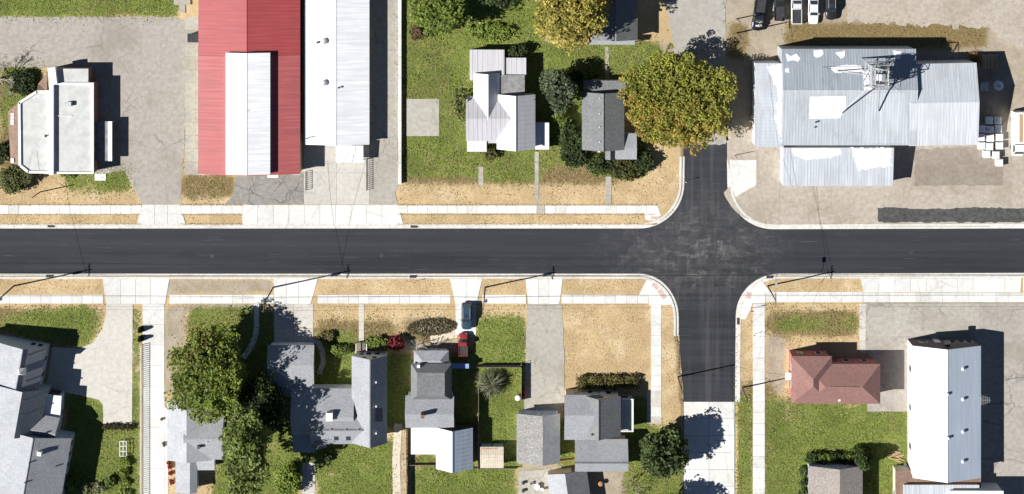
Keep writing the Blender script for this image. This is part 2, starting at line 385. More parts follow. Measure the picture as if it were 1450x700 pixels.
mg, md, my = paint(green, 16), paint(dirtp, 12), paint(dryp, 22)
for _ in range(110):          # worn and dried-out spots in the lawns
    bx, by, br = RNG.uniform(-20, 1470), RNG.uniform(-20, 720), RNG.uniform(6, 26); el = RNG.uniform(.5, 1.8)
    bl = np.exp(-(((GXp-bx)/br/el)**2+((GYp-by)/br*el)**2)); mg = mg*(1-.42*bl); my = np.clip(my+.35*bl*(mg > .15), 0, 1)
onroad = inside(road_poly, GXp, GYp) | inside(rect(969, 560, 1039, 790), GXp, GYp)
_d = np.pad(onroad, 1, 'edge'); onroad = onroad | _d[:-2, 1:-1] | _d[2:, 1:-1] | _d[1:-1, :-2] | _d[1:-1, 2:]
Xw, Yw = (GXp-725)*S, (350-GYp)*S
Zw = np.where(onroad, -0.42, 0.0)+np.where(onroad, 0, 0.03*np.sin(Xw*0.7+np.cos(Yw*0.5)*2)*np.sin(Yw*0.9))-0.03
ny_, nx_ = GXp.shape
vv = np.stack([Xw.ravel(), Yw.ravel(), Zw.ravel()], 1)
idx = np.arange(ny_*nx_).reshape(ny_, nx_)
ff = np.stack([idx[:-1, :-1].ravel(), idx[1:, :-1].ravel(), idx[1:, 1:].ravel(), idx[:-1, 1:].ravel()], 1)
def np_mesh(name, v, f, mat, tint=None, attr='tint', smooth=False):
    me = bpy.data.meshes.new(name); k = f.shape[1]
    me.vertices.add(len(v)); me.vertices.foreach_set('co', v.astype(np.float32).ravel())
    me.loops.add(f.size); me.loops.foreach_set('vertex_index', f.astype(np.int32).ravel())
    me.polygons.add(len(f)); me.polygons.foreach_set('loop_start', np.arange(0, f.size, k, dtype=np.int32)); me.polygons.foreach_set('loop_total', np.full(len(f), k, np.int32))
    if tint is not None:
        a = me.attributes.new(attr, 'FLOAT_COLOR', 'POINT'); a.data.foreach_set('color', np.concatenate([tint, np.ones((len(tint), 1))], 1).astype(np.float32).ravel())
    me.materials.append(M[mat]); me.update(calc_edges=True)
    if smooth: me.shade_smooth()
    return me
gm = np_mesh('ground', vv, ff, 'soil_and_grass', np.stack([mg.ravel(), md.ravel(), my.ravel()], 1), 'cover')
tag(link('ground', gm, (0, 0, 0)), kind='structure')

# roads
RZ = -0.12
o = sheet('road', road_poly, RZ, 'new_asphalt', bottom=-0.38)
sheet('road_old', [(925, -100), (1027, -100), (1028, 205), (971, 205), (971, 120), (955, 70)], 0.012, 'old_street', 1.2, bottom=-0.3, seed=3)
old = tag(link('road_concrete', None, W(1004, 640)), kind='structure')
for i in range(9):
    for a, b in ((968.5, 1003.7), (1004.2, 1040)):
        y0 = 569.4+i*24; p, q = W(a, y0), W(b, y0+23.6)
        block('slab', 'pale_concrete', old, p.x, q.y, -0.3, q.x, p.y, -0.03+random.uniform(-.003, .003))

def sweep(name, pts, prof, mat, side):
    """kerb: profile (offset towards the road, z) swept along a pixel path; side +1 = road on the left of travel"""
    P = [W(x, y).xy for x, y in pts]; mb = MB(); n = len(prof); rings = []
    for i, p in enumerate(P):
        t = (P[min(i+1, len(P)-1)]-P[max(i-1, 0)]).normalized(); nrm = Vector((-t.y, t.x))*side
        b = len(mb.v); mb.v += [(p.x+nrm.x*o, p.y+nrm.y*o, z) for o, z in prof]; rings.append(b)
    for i in range(len(P)-1):
        for k in range(n):
            a, c = rings[i], rings[i+1]; j = (k+1) % n
            mb.f.append((a+k, a+j, c+j, c+k) if side > 0 else (a+k, c+k, c+j, a+j))
    mb.f.append(tuple(rings[0]+k for k in range(n))); mb.f.append(tuple(rings[-1]+k for k in reversed(range(n))))
    return mb.build(name, mat)
KP = [(-0.88, -0.4), (-0.88, 0.035), (-0.50, 0.035), (-0.44, -0.095), (0.0, -0.113), (0.0, -0.4)]
def densify(pts, step=20):
    out = []
    for a, b in zip(pts[:-1], pts[1:]):
        n = max(1, int(math.hypot(b[0]-a[0], b[1]-a[1])/step)); out += [(a[0]+(b[0]-a[0])*i/n, a[1]+(b[1]-a[1])*i/n) for i in range(n)]
    return out+[pts[-1]]
for pts, side in (([(-EXT, 324)]+NWC+[(969.5, 222)], -1), ([(1029.5, 226)]+NEC+[(1450+EXT, 323)], -1),
                  ([(-EXT, 388)]+SWC+[(961, 476)], 1), ([(1041, 569), (1041.5, 500)]+SEC+[(1450+EXT, 386)], 1)):
    tag(sweep('curb', densify(pts, 60), KP, 'curb_concrete', side), kind='structure')

# ------------------------------------------------------------------ pavements, drives and lots
def slabs(name, x0, y0, x1, y1, nx, ny, mat='pale_concrete', top=0.03, gap=0.3, bottom=-0.1, parent=None):
    c = W((x0+x1)/2, (y0+y1)/2)
    root = parent or tag(link(name, None, (c.x, c.y, bottom)), kind='structure')
    for i in range(nx):
        for j in range(ny):
            p = W(x0+(x1-x0)*i/nx+gap/2, y0+(y1-y0)*j/ny+gap/2); q = W(x0+(x1-x0)*(i+1)/nx-gap/2, y0+(y1-y0)*(j+1)/ny-gap/2)
            block('slab', mat, root, p.x, q.y, bottom, q.x, p.y, top+random.uniform(-0.004, 0.004))
    return root
slabs('sidewalk', -60, 290.5, 200, 303.5, 18, 1)
slabs('sidewalk', 256, 290.5, 343, 303.5, 6, 1)
slabs('sidewalk', 563, 291, 760, 302.5, 14, 1)
slabs('sidewalk', 772, 291, 930, 302.5, 11, 1)
slabs('sidewalk', -60, 417.5, 146, 430, 14, 1); slabs('sidewalk', 240, 417.5, 388, 430, 10, 1)
slabs('sidewalk', 450, 417.5, 638, 430, 13, 1); slabs('sidewalk', 683, 417.5, 745, 430, 4, 1); slabs('sidewalk', 795, 417.5, 918, 430, 8, 1)
slabs('sidewalk', 922, 432, 936.5, 590, 1, 11)
slabs('sidewalk', 1084, 413.5, 1222, 428, 9, 1); slabs('sidewalk', 1222, 414.5, 1710, 428, 26, 1)
slabs('sidewalk', 1066, 430, 1083, 770, 1, 22)
# corner ramps
def ramp_corner(poly, top=0.031): sheet('pavement', poly, top, 'pale_concrete', bottom=-0.2)
ramp_corner([(905, 417.5), (917, 394)]+[(x-6.6*math.cos(R(a)), y-6.6*math.sin(R(a))) for (x, y), a in zip(SWC[4:12], [-90+90*i/14 for i in range(4, 12)])]+[(940, 432), (919, 432), (918, 418)])
ramp_corner([(1046.5, 452), (1049, 432), (1056, 418), (1068, 405), (1080, 399), (1090, 413), (1083.5, 414), (1083.5, 429.6), (1065.5, 429.6), (1062, 440), (1056, 452)])
ramp_corner([(912, 303), (931, 291.2), (936, 305), (927, 312), (915, 312)])
def tactile(pts, wd=1.1):
    for i, (a, b) in enumerate(zip(pts[:-1], pts[1:])):
        p, q = W(*a), W(*b); d = (q-p).normalized(); n = Vector((-d.y, d.x, 0))*wd/2
        mb = MB(); mb.prism([(v.x, v.y) for v in (p-n, q-n, q+n, p+n)], 0.0, 0.043); tag(mb.build('tactile_strip', 'tactile_red'), kind='structure')
tactile([(924, 402), (932, 409)], 0.7); tactile([(933.5, 410.5), (942, 423)], 0.9); tactile([(1061, 414), (1059.5, 423)], 0.9)
tactile([(921, 308.5), (934, 308.5)], 0.45)
# drive aprons between kerb and sidewalk
def apron(x0, x1, y0, y1, fl, fr, n, mat='pale_concrete', top=0.033):
    """slabs that flare towards the kerb by fl / fr pixels on the y1 edge"""
    c = W((x0+x1)/2, (y0+y1)/2); root = tag(link('driveway_apron', None, (c.x, c.y, -0.1)), kind='structure')
    for i in range(n):
        a, b = x0+(x1-x0)*i/n+.2, x0+(x1-x0)*(i+1)/n-.2
        aa, bb = a-(fl*(1-i/n) if i == 0 else 0), b+(fr if i == n-1 else 0)
        P = [W(a, y0), W(b, y0), W(bb, y1), W(aa, y1)]
        MB().prism([(p.x, p.y) for p in P], -0.1, top+random.uniform(-.003, .003)).build('slab', mat, root)
apron(201, 255, 290, 317.4, 7, 8, 3); apron(343, 563, 290.6, 317.4, 0, 8, 10)
apron(150, 234, 430.4, 394.6, 5, 6, 4); apron(388, 440, 430.4, 394.6, 0, 10, 3); apron(645, 675, 430.4, 394.6, 8, 8, 2); apron(748, 792, 430.4, 394.6, 4, 5, 3)
apron(1222.5, 1445, 414, 392.6, 4, 2, 10); apron(1449, 1700, 414, 392.6, 0, 2, 8)
# north side lots
sheet('parking_lot', [(-130, 24), (246, 24), (264, 30), (262, 200), (258, 240), (256, 289), (200, 289), (176, 242), (134, 248), (134, 100), (60, 96), (-130, 96)], 0.012, 'worn_lot', 1.0, seed=5)
slabs('sidewalk_old', 262, 24, 281, 248, 1, 12, 'old_concrete', 0.016, 0.5)
sheet('forecourt', [(334, 246), (429.6, 244), (429.6, 290), (318, 290), (330, 276)], 0.014, 'old_asphalt', 1.0, seed=6)
slabs('driveway', 430, 200, 523, 290, 2, 2, 'tan_concrete', 0.02, 0.3)
sheet('driveway_asphalt', [(523.4, 190), (562, 190), (565, 262), (560, 272), (563, 290), (523.4, 290)], 0.014, 'old_concrete', 0.7, seed=8)
sheet('alley', [(520, -100), (566, -100), (566, 195), (520, 195)], 0.010, 'old_concrete', 0.6, seed=9)
slabs('concrete_pad', 575, 140, 622, 193, 1, 1, 'old_concrete', 0.03)
slabs('footpath', 677.5, 236, 684.5, 263, 1, 2, 'old_concrete', 0.02); slabs('footpath', 757, 215, 763, 291, 1, 5, 'old_concrete', 0.02)
slabs('footpath', 857, 66, 862, 112, 1, 4, 'old_concrete', 0.02); slabs('footpath', 857.5, 250, 866, 291, 1, 3, 'old_concrete', 0.02)
slabs('footpath', 760.5, 291.2, 771.5, 302.6, 1, 1, 'old_concrete', 0.02)
sheet('gravel_yard', [(1029, 200), (1060, 185), (1110, 200), (1400, 205), (1430, 160), (1700, 150), (1700, 317), (1096, 317.5)]+[(x+6.5*math.cos(R(a)), y-6.5*math.sin(R(a))) for (x, y), a in zip(NEC[::-1], [90+90*i/14 for i in range(15)])][2:-2]+[(1036, 262), (1030, 226)], 0.008, 'gravel_lot', 0.6, seed=10)
sheet('gravel_yard', [(1190, -100), (1700, -100), (1700, 90), (1440, 70), (1400, 40), (1300, 36), (1200, 30)], 0.008, 'gravel_lot', 4, seed=12)
sheet('driveway_apron', [(1036.3, 227), (1071, 227), (1071, 262), (1041.5, 279), (1037.5, 268)], 0.036, 'pale_concrete', bottom=-0.2)
sheet('asphalt_patch', [(1243, 294), (1330, 296), (1380, 294), (1700, 297), (1700, 315), (1243, 315)], 0.016, 'tar_patch', 1.2, seed=13)
sheet('asphalt_patch', [(1295, 212), (1420, 205), (1420, 263), (1296, 263)], 0.0125, 'brown_gravel', 1.5, seed=14)
# south side
sheet('church_drive', [(150, 430.6), (188, 430.6), (187, 600), (146, 600), (146, 574), (140, 566), (92, 555), (66, 548), (74, 492), (112, 494), (132, 486), (145, 466), (150, 445)], 0.03, 'tan_concrete', 0.2, seed=15)
slabs('walkway', 202, 430.6, 233, 780, 1, 12, 'pale_concrete', 0.032)
slabs('walkway', 233, 575, 238, 780, 1, 8, 'pale_concrete', 0.028)
slabs('driveway', 388, 430.6, 443.5, 500, 2, 2, 'tan_concrete', 0.026)
slabs('footpath', 508, 430.6, 515.5, 492, 1, 5, 'tan_concrete', 0.026); slabs('footpath', 359.5, 430.6, 367, 464, 1, 3, 'pale_concrete', 0.026)
def strip(name, pts, wd, mat, top):
    P = [W(*p) for p in pts]; L_, R_ = [], []
    for i, p in enumerate(P):
        t = (P[min(i+1, len(P)-1)]-P[max(i-1, 0)]).normalized(); n = Vector((-t.y, t.x, 0))*wd/2; L_.append((p+n).xy); R_.append((p-n).xy)
    return tag(MB().prism([tuple(v) for v in L_+R_[::-1]], -0.1, top).build(name, mat), kind='structure')
strip('footpath', [(363, 464.4), (362, 474), (358, 486), (352, 497), (344, 507)], 0.95, 'pale_concrete', 0.024)
strip('footpath', [(440, 478), (450, 484), (456, 496), (458, 512), (452, 530)], 0.9, 'tan_concrete', 0.022)
slabs('driveway', 645, 430.6, 674, 474, 1, 2, 'pale_concrete', 0.026)
sheet('driveway', [(606, 470), (645, 468), (648, 478), (612, 486)], 0.02, 'beige_sheet', 0.8, seed=3)
sheet('driveway_asphalt', [(746, 431), (796, 431), (799, 500), (799, 560), (792, 590), (742, 590), (744, 520)], 0.022, 'old_concrete', 0.5, seed=16)
slabs('footpath', 427.5, 655, 446, 780, 1, 6, 'tan_concrete', 0.026)
strip('footpath', [(564, 600), (561, 650), (563, 760)], 1.4, 'beige_sheet', 0.016)
sheet('patio', [(735, 668), (780, 664), (786, 760), (733, 760)], 0.02, 'old_concrete', 0.5, seed=18)
slabs('footpath', 916, 553, 936.4, 600, 1, 2, 'tan_concrete', 0.026)
sheet('rear_lot', [(1222, 428.4), (1700, 428.4), (1700, 780), (1388, 780), (1290, 560), (1290, 583), (1228, 583), (1228, 500), (1222, 500)], 0.018, 'worn_lot', 0.3, seed=19)
slabs('rear_lot_slab', 1345, 428.8, 1387, 470, 2, 1, 'old_concrete', 0.028); slabs('rear_lot_slab', 1228, 428.8, 1345, 476, 3, 1, 'old_concrete', 0.026, 0.5)
slabs('footpath', 1217, 430, 1226, 500, 1, 4, 'tan_concrete', 0.03)
slabs('stoop', 134, 246, 150, 256, 1, 1, 'pale_concrete', 0.05)
# ironwork in the road and gutters
def disc(name, px, py, r, z, mat='iron', n=14):
    p = W(px, py); return tag(MB().prism([(p.x+r*math.cos(2*math.pi*i/n), p.y+r*math.sin(2*math.pi*i/n)) for i in range(n)], z-0.05, z).build(name, mat), kind='structure')
for px, py in ((300, 363), (540, 362), (1002, 352), (1290, 358)): disc('manhole_cover', px, py, 0.36, (RZ+0.006) if py > 320 else 0.04)
for px, py in ((72, 320.5), (586, 321), (70, 391.5), (585, 392), (1090, 392.5), (1045.5, 455)):
    p = W(px, py); vert = px == 1045.5
    tag(MB().box(p.x-(.25 if vert else .6), p.y-(.6 if vert else .22), -0.2, p.x+(.25 if vert else .6), p.y+(.6 if vert else .22), 0.045).build('storm_drain', 'iron'), kind='structure')

# ------------------------------------------------------------------ building helpers
class Wing:
    """one rectangular volume of a building: wall + roof (gable / hip / flat / shed) from the pixel rectangle of its eaves"""
    def __init__(s, parent, kind, r, eave, ridge=None, axis='y', rp=0.5, rot=0.0, roof='shingle_light', wall='white_siding', oh=0.35, th=0.14, ribs=0.0, ribmat=None, rib_axis=None, parapet=None, cap=None, rname='roof', walls=True, deck=0.3, roof2=None):
        x0, y0, x1, y1 = r; a, b = W(x0, y1, eave), W(x1, y0, eave)
        s.c = Vector(((a.x+b.x)/2, (a.y+b.y)/2)); s.hx, s.hy = (b.x-a.x)/2, (b.y-a.y)/2
        s.ca, s.sa = math.cos(R(rot)), math.sin(R(rot)); s.kind, s.axis, s.eave, s.parent = kind, axis, eave, parent
        ridge = eave if ridge is None else ridge; s.ridge = ridge; s.rp = rp
        hx, hy, oh_ = s.hx, s.hy, oh
        s.rl = (-hx+2*hx*rp) if axis == 'y' else (hy-2*hy*rp)         # ridge line offset, local
        wx, wy = hx-oh, hy-oh; s.wx, s.wy = wx, wy
        t = s.P
        mw = MB()
        if walls:
            if kind == 'gable':
                zt = lambda lx, ly: s.z(lx, ly)-th*0.6
                base = [(-wx, -wy), (wx, -wy), (wx, wy), (-wx, wy)]
                if axis == 'y': base = [(-wx, -wy), (s.rl, -wy), (wx, -wy), (wx, wy), (s.rl, wy), (-wx, wy)]
                else: base = [(-wx, -wy), (wx, -wy), (wx, s.rl), (wx, wy), (-wx, wy), (-wx, s.rl)]
                n = len(base); bb = len(mw.v)
                mw.v += [t(lx, ly, -0.1) for lx, ly in base]+[t(lx, ly, zt(lx, ly)) for lx, ly in base]
                for i in range(n): j = (i+1) % n; mw.f.append((bb+i, bb+j, bb+n+j, bb+n+i))
            elif kind == 'shed':
                base = [(-wx, -wy), (wx, -wy), (wx, wy), (-wx, wy)]
                mw.hexa([t(*q, -0.1) for q in base], [t(*q, s.z(*q)-th*0.6) for q in base])
            else:
                base = [(-wx, -wy), (wx, -wy), (wx, wy), (-wx, wy)]
                mw.hexa([t(*q, -0.1) for q in base], [t(*q, eave-th*0.6) for q in base])
            s.wall = mw.build('wall', wall, parent)
        m = MB(); q = [(-hx, -hy), (hx, -hy), (hx, hy), (-hx, hy)]
        m2_ = MB()
        def slab_(pts, second=False): (m2_ if second and roof2 else m).hexa([t(x, y, z-th) for x, y, z in pts], [t(x, y, z) for x, y, z in pts])
        if kind in ('flat',):
            slab_([(*p, eave) for p in q])
        elif kind == 'shed':
            slab_([(*p, s.z(*p)) for p in q])
        elif kind == 'gable':
            if axis == 'y':
                slab_([(-hx, -hy, eave), (s.rl, -hy, ridge), (s.rl, hy, ridge), (-hx, hy, eave)]); slab_([(s.rl, -hy, ridge), (hx, -hy, eave), (hx, hy, eave), (s.rl, hy, ridge)], True)
            else:
                slab_([(-hx, -hy, eave), (hx, -hy, eave), (hx, s.rl, ridge), (-hx, s.rl, ridge)]); slab_([(-hx, s.rl, ridge), (hx, s.rl, ridge), (hx, hy, eave), (-hx, hy, eave)], True)
        elif kind in ('hip', 'hipw', 'hipe', 'mansard'):
            if kind == 'mansard': i_ = deck*min(hx, hy)*2; A, B, C, D = [(-hx+i_, -hy+i_), (hx-i_, -hy+i_), (hx-i_, hy-i_), (-hx+i_, hy-i_)]
            elif axis == 'x':
                g = hy; A = D = (-hx+(0 if kind == 'hipe' else g), 0); B = C = (hx-(0 if kind == 'hipw' else g), 0)
            else:
                g = hx; A = B = (0, -hy+g); C = D = (0, hy-g)
            b0 = len(m.v); m.v += [t(*p, eave) for p in q]+[t(*p, ridge) for p in (A, B, C, D)]+[t(*p, eave-th) for p in q]
            for i in range(4):
                j = (i+1) % 4; m.f.append((b0+i, b0+j, b0+4+j, b0+4+i)); m.f.append((b0+8+i, b0+8+j, b0+j, b0+i))
            m.f.append((b0+11, b0+10, b0+9, b0+8))
            if kind == 'mansard': m.f.append((b0+4, b0+5, b0+6, b0+7))
        s.roof = m.build(rname, roof, parent)
        if m2_.v: m2_.build(rname, roof2, parent)
        if kind == 'gable' and cap:
            c = MB(); w_ = 0.16
            if axis == 'y': c.hexa([t(s.rl-w_, -hy, ridge-.05), t(s.rl+w_, -hy, ridge-.05), t(s.rl+w_, hy, ridge-.05), t(s.rl-w_, hy, ridge-.05)], [t(s.rl-w_*.4, -hy, ridge+.05), t(s.rl+w_*.4, -hy, ridge+.05), t(s.rl+w_*.4, hy, ridge+.05), t(s.rl-w_*.4, hy, ridge+.05)])
            else: c.hexa([t(-hx, s.rl-w_, ridge-.05), t(hx, s.rl-w_, ridge-.05), t(hx, s.rl+w_, ridge-.05), t(-hx, s.rl+w_, ridge-.05)], [t(-hx, s.rl-w_*.4, ridge+.05), t(hx, s.rl-w_*.4, ridge+.05), t(hx, s.rl+w_*.4, ridge+.05), t(-hx, s.rl+w_*.4, ridge+.05)])
            c.build('ridge_cap', cap, s.roof)
        if ribs:
            rb = MB(); ra = rib_axis or ('x' if axis == 'y' else 'y'); h_ = 0.03; w_ = 0.03
            span, half = (hy, hx) if ra == 'x' else (hx, hy)
            k = -span+ribs*0.5
            while k < span:
                cuts = [-half, half] if kind != 'gable' or (ra == 'x') != (axis == 'y') else [-half, s.rl, half]
                for u0, u1 in zip(cuts[:-1], cuts[1:]):
                    if ra == 'x': pts = [(u0, k-w_), (u1, k-w_), (u1, k+w_), (u0, k+w_)]
                    else: pts = [(k-w_, u0), (k+w_, u0), (k+w_, u1), (k-w_, u1)]
                    rb.hexa([t(x, y, s.z(x, y)-.02) for x, y in pts], [t(x, y, s.z(x, y)+h_) for x, y in pts])
                k += ribs
            tag(rb.build('roof_rib', ribmat or roof, s.roof), kind='stuff')
        if parapet:
            ph, pw, pm = parapet
            for nm, (ax, ay, bx, by) in (('s', (-hx, -hy, hx, -hy+pw)), ('n', (-hx, hy-pw, hx, hy)), ('w', (-hx, -hy+pw, -hx+pw, hy-pw)), ('e', (hx-pw, -hy+pw, hx, hy-pw))):
                p = MB(); pts = [(ax, ay), (bx, ay), (bx, by), (ax, by)]
                p.hexa([t(*v, eave-.2) for v in pts], [t(*v, eave+ph) for v in pts]); p.build('parapet', pm, parent)
    def P(s, lx, ly, z): return (s.c.x+lx*s.ca-ly*s.sa, s.c.y+lx*s.sa+ly*s.ca, z)
    def z(s, lx, ly):
        if s.kind == 'gable':
            u, h = (lx, s.hx) if s.axis == 'y' else (ly, s.hy)
            d = (s.rl+h) if u < s.rl else (h-s.rl); return s.ridge-(s.ridge-s.eave)*abs(u-s.rl)/max(d, 1e-6)
        if s.kind == 'shed':
            f = {'y': (lx+s.hx)/(2*s.hx), 'x': (ly+s.hy)/(2*s.hy)}[s.axis]; return s.eave+(s.ridge-s.eave)*f
        return s.eave
    def at(s, px, py):
        """local coordinates of the roof point seen at a photo pixel"""
        z = s.eave
        for _ in range(4):
            p = W(px, py, z); dx, dy = p.x-s.c.x, p.y-s.c.y; lx, ly = dx*s.ca+dy*s.sa, -dx*s.sa+dy*s.ca; z = s.z(lx, ly)
        return lx, ly, z
    def lbox(s, name, mat, parent, ax, ay, az, bx, by, bz):
        pts = [(ax, ay), (bx, ay), (bx, by), (ax, by)]
        return MB().hexa([s.P(*p, az) for p in pts], [s.P(*p, bz) for p in pts]).build(name, mat, parent)
    def win(s, side, f, z, w=1.0, h=1.1, name='window', fm='trim_white', pm='glass_dark'):
        hx, hy = s.wx, s.wy
        if side in 'ns':
            sg = 1 if side == 'n' else -1; x = -hx+2*hx*f; y = sg*hy
            o = s.lbox(name, fm, s.parent, x-w/2, min(y, y+sg*.06), z, x+w/2, max(y, y+sg*.06), z+h)
            if pm: s.lbox('pane', pm, o, x-w/2+.09, min(y, y+sg*.085), z+.09, x+w/2-.09, max(y, y+sg*.085), z+h-.09)
        else:
            sg = 1 if side == 'e' else -1; y = -hy+2*hy*f; x = sg*hx
            o = s.lbox(name, fm, s.parent, min(x, x+sg*.06), y-w/2, z, max(x, x+sg*.06), y+w/2, z+h)
            if pm: s.lbox('pane', pm, o, min(x, x+sg*.085), y-w/2+.09, z+.09, max(x, x+sg*.085), y+w/2-.09, z+h-.09)
        return o
    def door(s, side, f, w=0.95, h=2.05, mat='door_brown'):
        o = s.win(side, f, 0.02, w, h, 'door', mat, None); hx, hy = s.wx, s.wy
        if side in 'ns':
            sg = 1 if side == 'n' else -1; x = -hx+2*hx*f+w*.35; s.lbox('handle', 'steel', o, x-.05, min(sg*hy, sg*(hy+.13)), 1.0, x+.05, max(sg*hy, sg*(hy+.13)), 1.1)
        else:
            sg = 1 if side == 'e' else -1; y = -hy+2*hy*f+w*.35; s.lbox('handle', 'steel', o, min(sg*hx, sg*(hx+.13)), y-.05, 1.0, max(sg*hx, sg*(hx+.13)), y+.05, 1.1)
        return o
    def chimney(s, px, py, w=0.55, h=0.9, mat='brick_brown', name='chimney'):
        lx, ly, z = s.at(px, py); o = s.lbox(name, mat, s.roof, lx-w/2, ly-w/2, z-.5, lx+w/2, ly+w/2, z+h)
        return o
    def vent(s, px, py, r=0.16, h=0.45, mat='steel', name='vent', cone=True):
        lx, ly, z = s.at(px, py); b = s.P(lx, ly, z-.1); m = MB().tube(b, (b[0], b[1], z+h), r, r, 8)
        if cone: m.tube((b[0], b[1], z+h), (b[0], b[1], z+h+.18), r*1.9, r*.5, 8)
        return m.build(name, mat, s.roof)
    def patch(s, poly, mat, name='roof_patch', lift=0.012, amp=0):
        if amp: poly = rough_poly(poly, amp, 3, len(poly))
        top, bot = [], []
        for p in poly:
            lx, ly, z = s.at(*p); top.append(s.P(lx, ly, z+lift)); bot.append(s.P(lx, ly, z-.03))
        a = sum(top[i][0]*top[(i+1) % len(top)][1]-top[(i+1) % len(top)][0]*top[i][1] for i in range(len(top)))
        if a < 0: top.reverse(); bot.reverse()
        return MB().hexa(bot, top).build(name, mat, s.roof)
def house(name, label, cat, px, py, group=None):
    return thing(name, label, cat, W(px, py), group)

# ------------------------------------------------------------------ north side buildings
# flat roofed brick shop
h = house('flat_roofed_shop', 'flat-roofed commercial building with white parapets and brown mansard in the worn parking lot', 'building', 80, 180)
e = 3.1
main = Wing(h, 'flat', (74, 117, 133, 246), e, roof='membrane', wall='brick_brown', oh=0.05, parapet=(0.28, 0.34, 'white_paint'))
Wing(h, 'flat', (72, 97.5, 125, 118.5), e-.03, roof='membrane', wall='brick_brown', oh=0.05)
west = MB(); P = [W(x, y, e-.35) for x, y in ((27, 145), (52, 129.5), (74.5, 129.5), (74.5, 244), (40, 244), (29, 233))]
west.prism([(p.x, p.y) for p in P], -0.1, e-.35).build('wall', 'brick_brown', h)
mm = MB(); Q = [W(x, y, e-.34) for x, y in ((27, 145), (52, 129.5), (74.5, 129.5), (74.5, 244), (40, 244), (29, 233))]; mm.prism([(p.x, p.y) for p in Q], e-.34, e-.25).build('roof', 'membrane', h)
def wallstrip(pts, z0, z1, wd, mat, parent, name):
    P = [W(x, y, z1) for x, y in pts]; m = MB()
    for a, b in zip(P[:-1], P[1:]):
        d = (b-a).normalized(); n = Vector((-d.y, d.x, 0))*wd/2; a2, b2 = a-d*wd*.3, b+d*wd*.3
        m.prism([(v.x, v.y) for v in (a2-n, b2-n, b2+n, a2+n)], z0, z1)
    return m.build(name, mat, parent)
wallstrip([(28, 234), (27, 146), (52, 130), (73, 130)], e-.3, e+.05, .4, 'white_paint', h, 'parapet')
wallstrip([(30, 236), (40, 244), (74, 244.5)], e-.3, e+.04, .4, 'white_paint', h, 'parapet')
wallstrip([(72.5, 98), (72.5, 246)], e-.3, e+.7, .75, 'white_paint', h, 'dividing_parapet')
wallstrip([(73, 99), (75, 117)], e-.3, e+.9, 1.3, 'white_paint', h, 'sign_panel')
m = MB()
for (a, b) in (((27, 145), (29, 234)),):
    p, q = W(26.4, 146, e+.0), W(28.4, 234, e+.0); p2, q2 = W(11, 158, 2.0), W(15, 232, 2.0)
    m.hexa([(p2.x, p2.y, 1.9), (q2.x, q2.y, 1.9), (q.x, q.y, 1.9), (p.x, p.y, 1.9)], [p2, q2, q, p])
m.build('mansard_roof', 'brown_panel', h)
p = [W(*t) for t in ((52, 129, e), (66.5, 129, e), (66.5, 104, 2.0), (54, 119, 2.0))]
MB().hexa([(v.x, v.y, 1.9) for v in (p[3], p[0], p[1], p[2])], [p[3], p[0], p[1], p[2]]).build('mansard_roof', 'brown_panel', h)
for k, (yy, ln) in enumerate(((162, 3), (166.5, 3.6), (171, 3), (175, 2.6), (226, 3), (229, 3))):     # small white sign marks on the mansard
    p = W(17.5, yy, 2.62); MB().box(p.x-.28, p.y-.2, 2.35, p.x+.28, p.y+.2, 2.72).build('sign_letter', 'white_paint', h)
c = Wing(h, 'flat', (135, 172, 159, 228), 1.95, roof='membrane_dark', wall='dark_steel', oh=0.1, rname='canopy', walls=False)  # dark membrane holds the main wall's shadow in its colour
for f in (-1, 1):
    for x in (-c.hx+.3, c.hx-.3): c.lbox('canopy_post', 'trim_white', h, x-.06, f*(c.hy-.3)-.06, -.1, x+.06, f*(c.hy-.3)+.06, 1.8)
c.lbox('canopy_lit_fascia', 'white_paint', h, c.hx-.72, -c.hy, 1.8, c.hx-.02, c.hy, 2.12)  # white strip also paints the sunlit edge beyond the wall's shadow
o = main.chimney(99, 147, .75, .7, 'steel', 'air_conditioner'); main.vent(66, 192, .14, .5, 'dark_steel'); main.chimney(94, 147.5, .5, .35, 'steel', 'roof_hatch')
main.lbox('conduit', 'trim_white', main.roof, -3.1, 2.1, e+.02, -.2, 2.2, e+.14)
main.win('s', .3, 1.0, 1.8, 1.2); main.win('s', .7, 1.0, 1.8, 1.2); main.door('e', .3)

# red metal building with a white raised monitor roof
h = house('red_metal_building', 'long metal building with red ribbed roof and raised white centre roof', 'building', 353, 130)
rA = Wing(h, 'gable', (281, -70, 425, 78.4), 3.4, 4.9, 'y', .49, roof='red_metal', wall='cream_siding', oh=.15, ribs=.62, cap='red_metal')
rB = Wing(h, 'gable', (281, 78.6, 425, 247), 3.4, 4.9, 'y', .49, roof='red_metal_faded', wall='cream_siding', oh=.15, ribs=.62)
mo = Wing(h, 'gable', (319.5, 75, 382.5, 247.3), 5.1, 5.7, 'y', .49, roof='white_metal', wall='white_siding', oh=.06, ribs=1.0, cap='white_metal', rname='monitor_roof')
rB.lbox('fascia', 'white_paint', h, -rB.hx, -rB.hy-.06, 3.18, rB.hx, -rB.hy+.02, 3.42)
for f in (.32, .62): rB.win('s', f, 0.0, 3.0, 2.6, 'roller_door', 'trim_white', 'steel')
rB.door('s', .82); q = rB.lbox('door_canopy', 'white_paint', h, 3.0, -rB.hy-.75, 2.4, 4.9, -rB.hy+.1, 2.52)
mo.vent(350, 157, .05, .3, 'steel', cone=False)
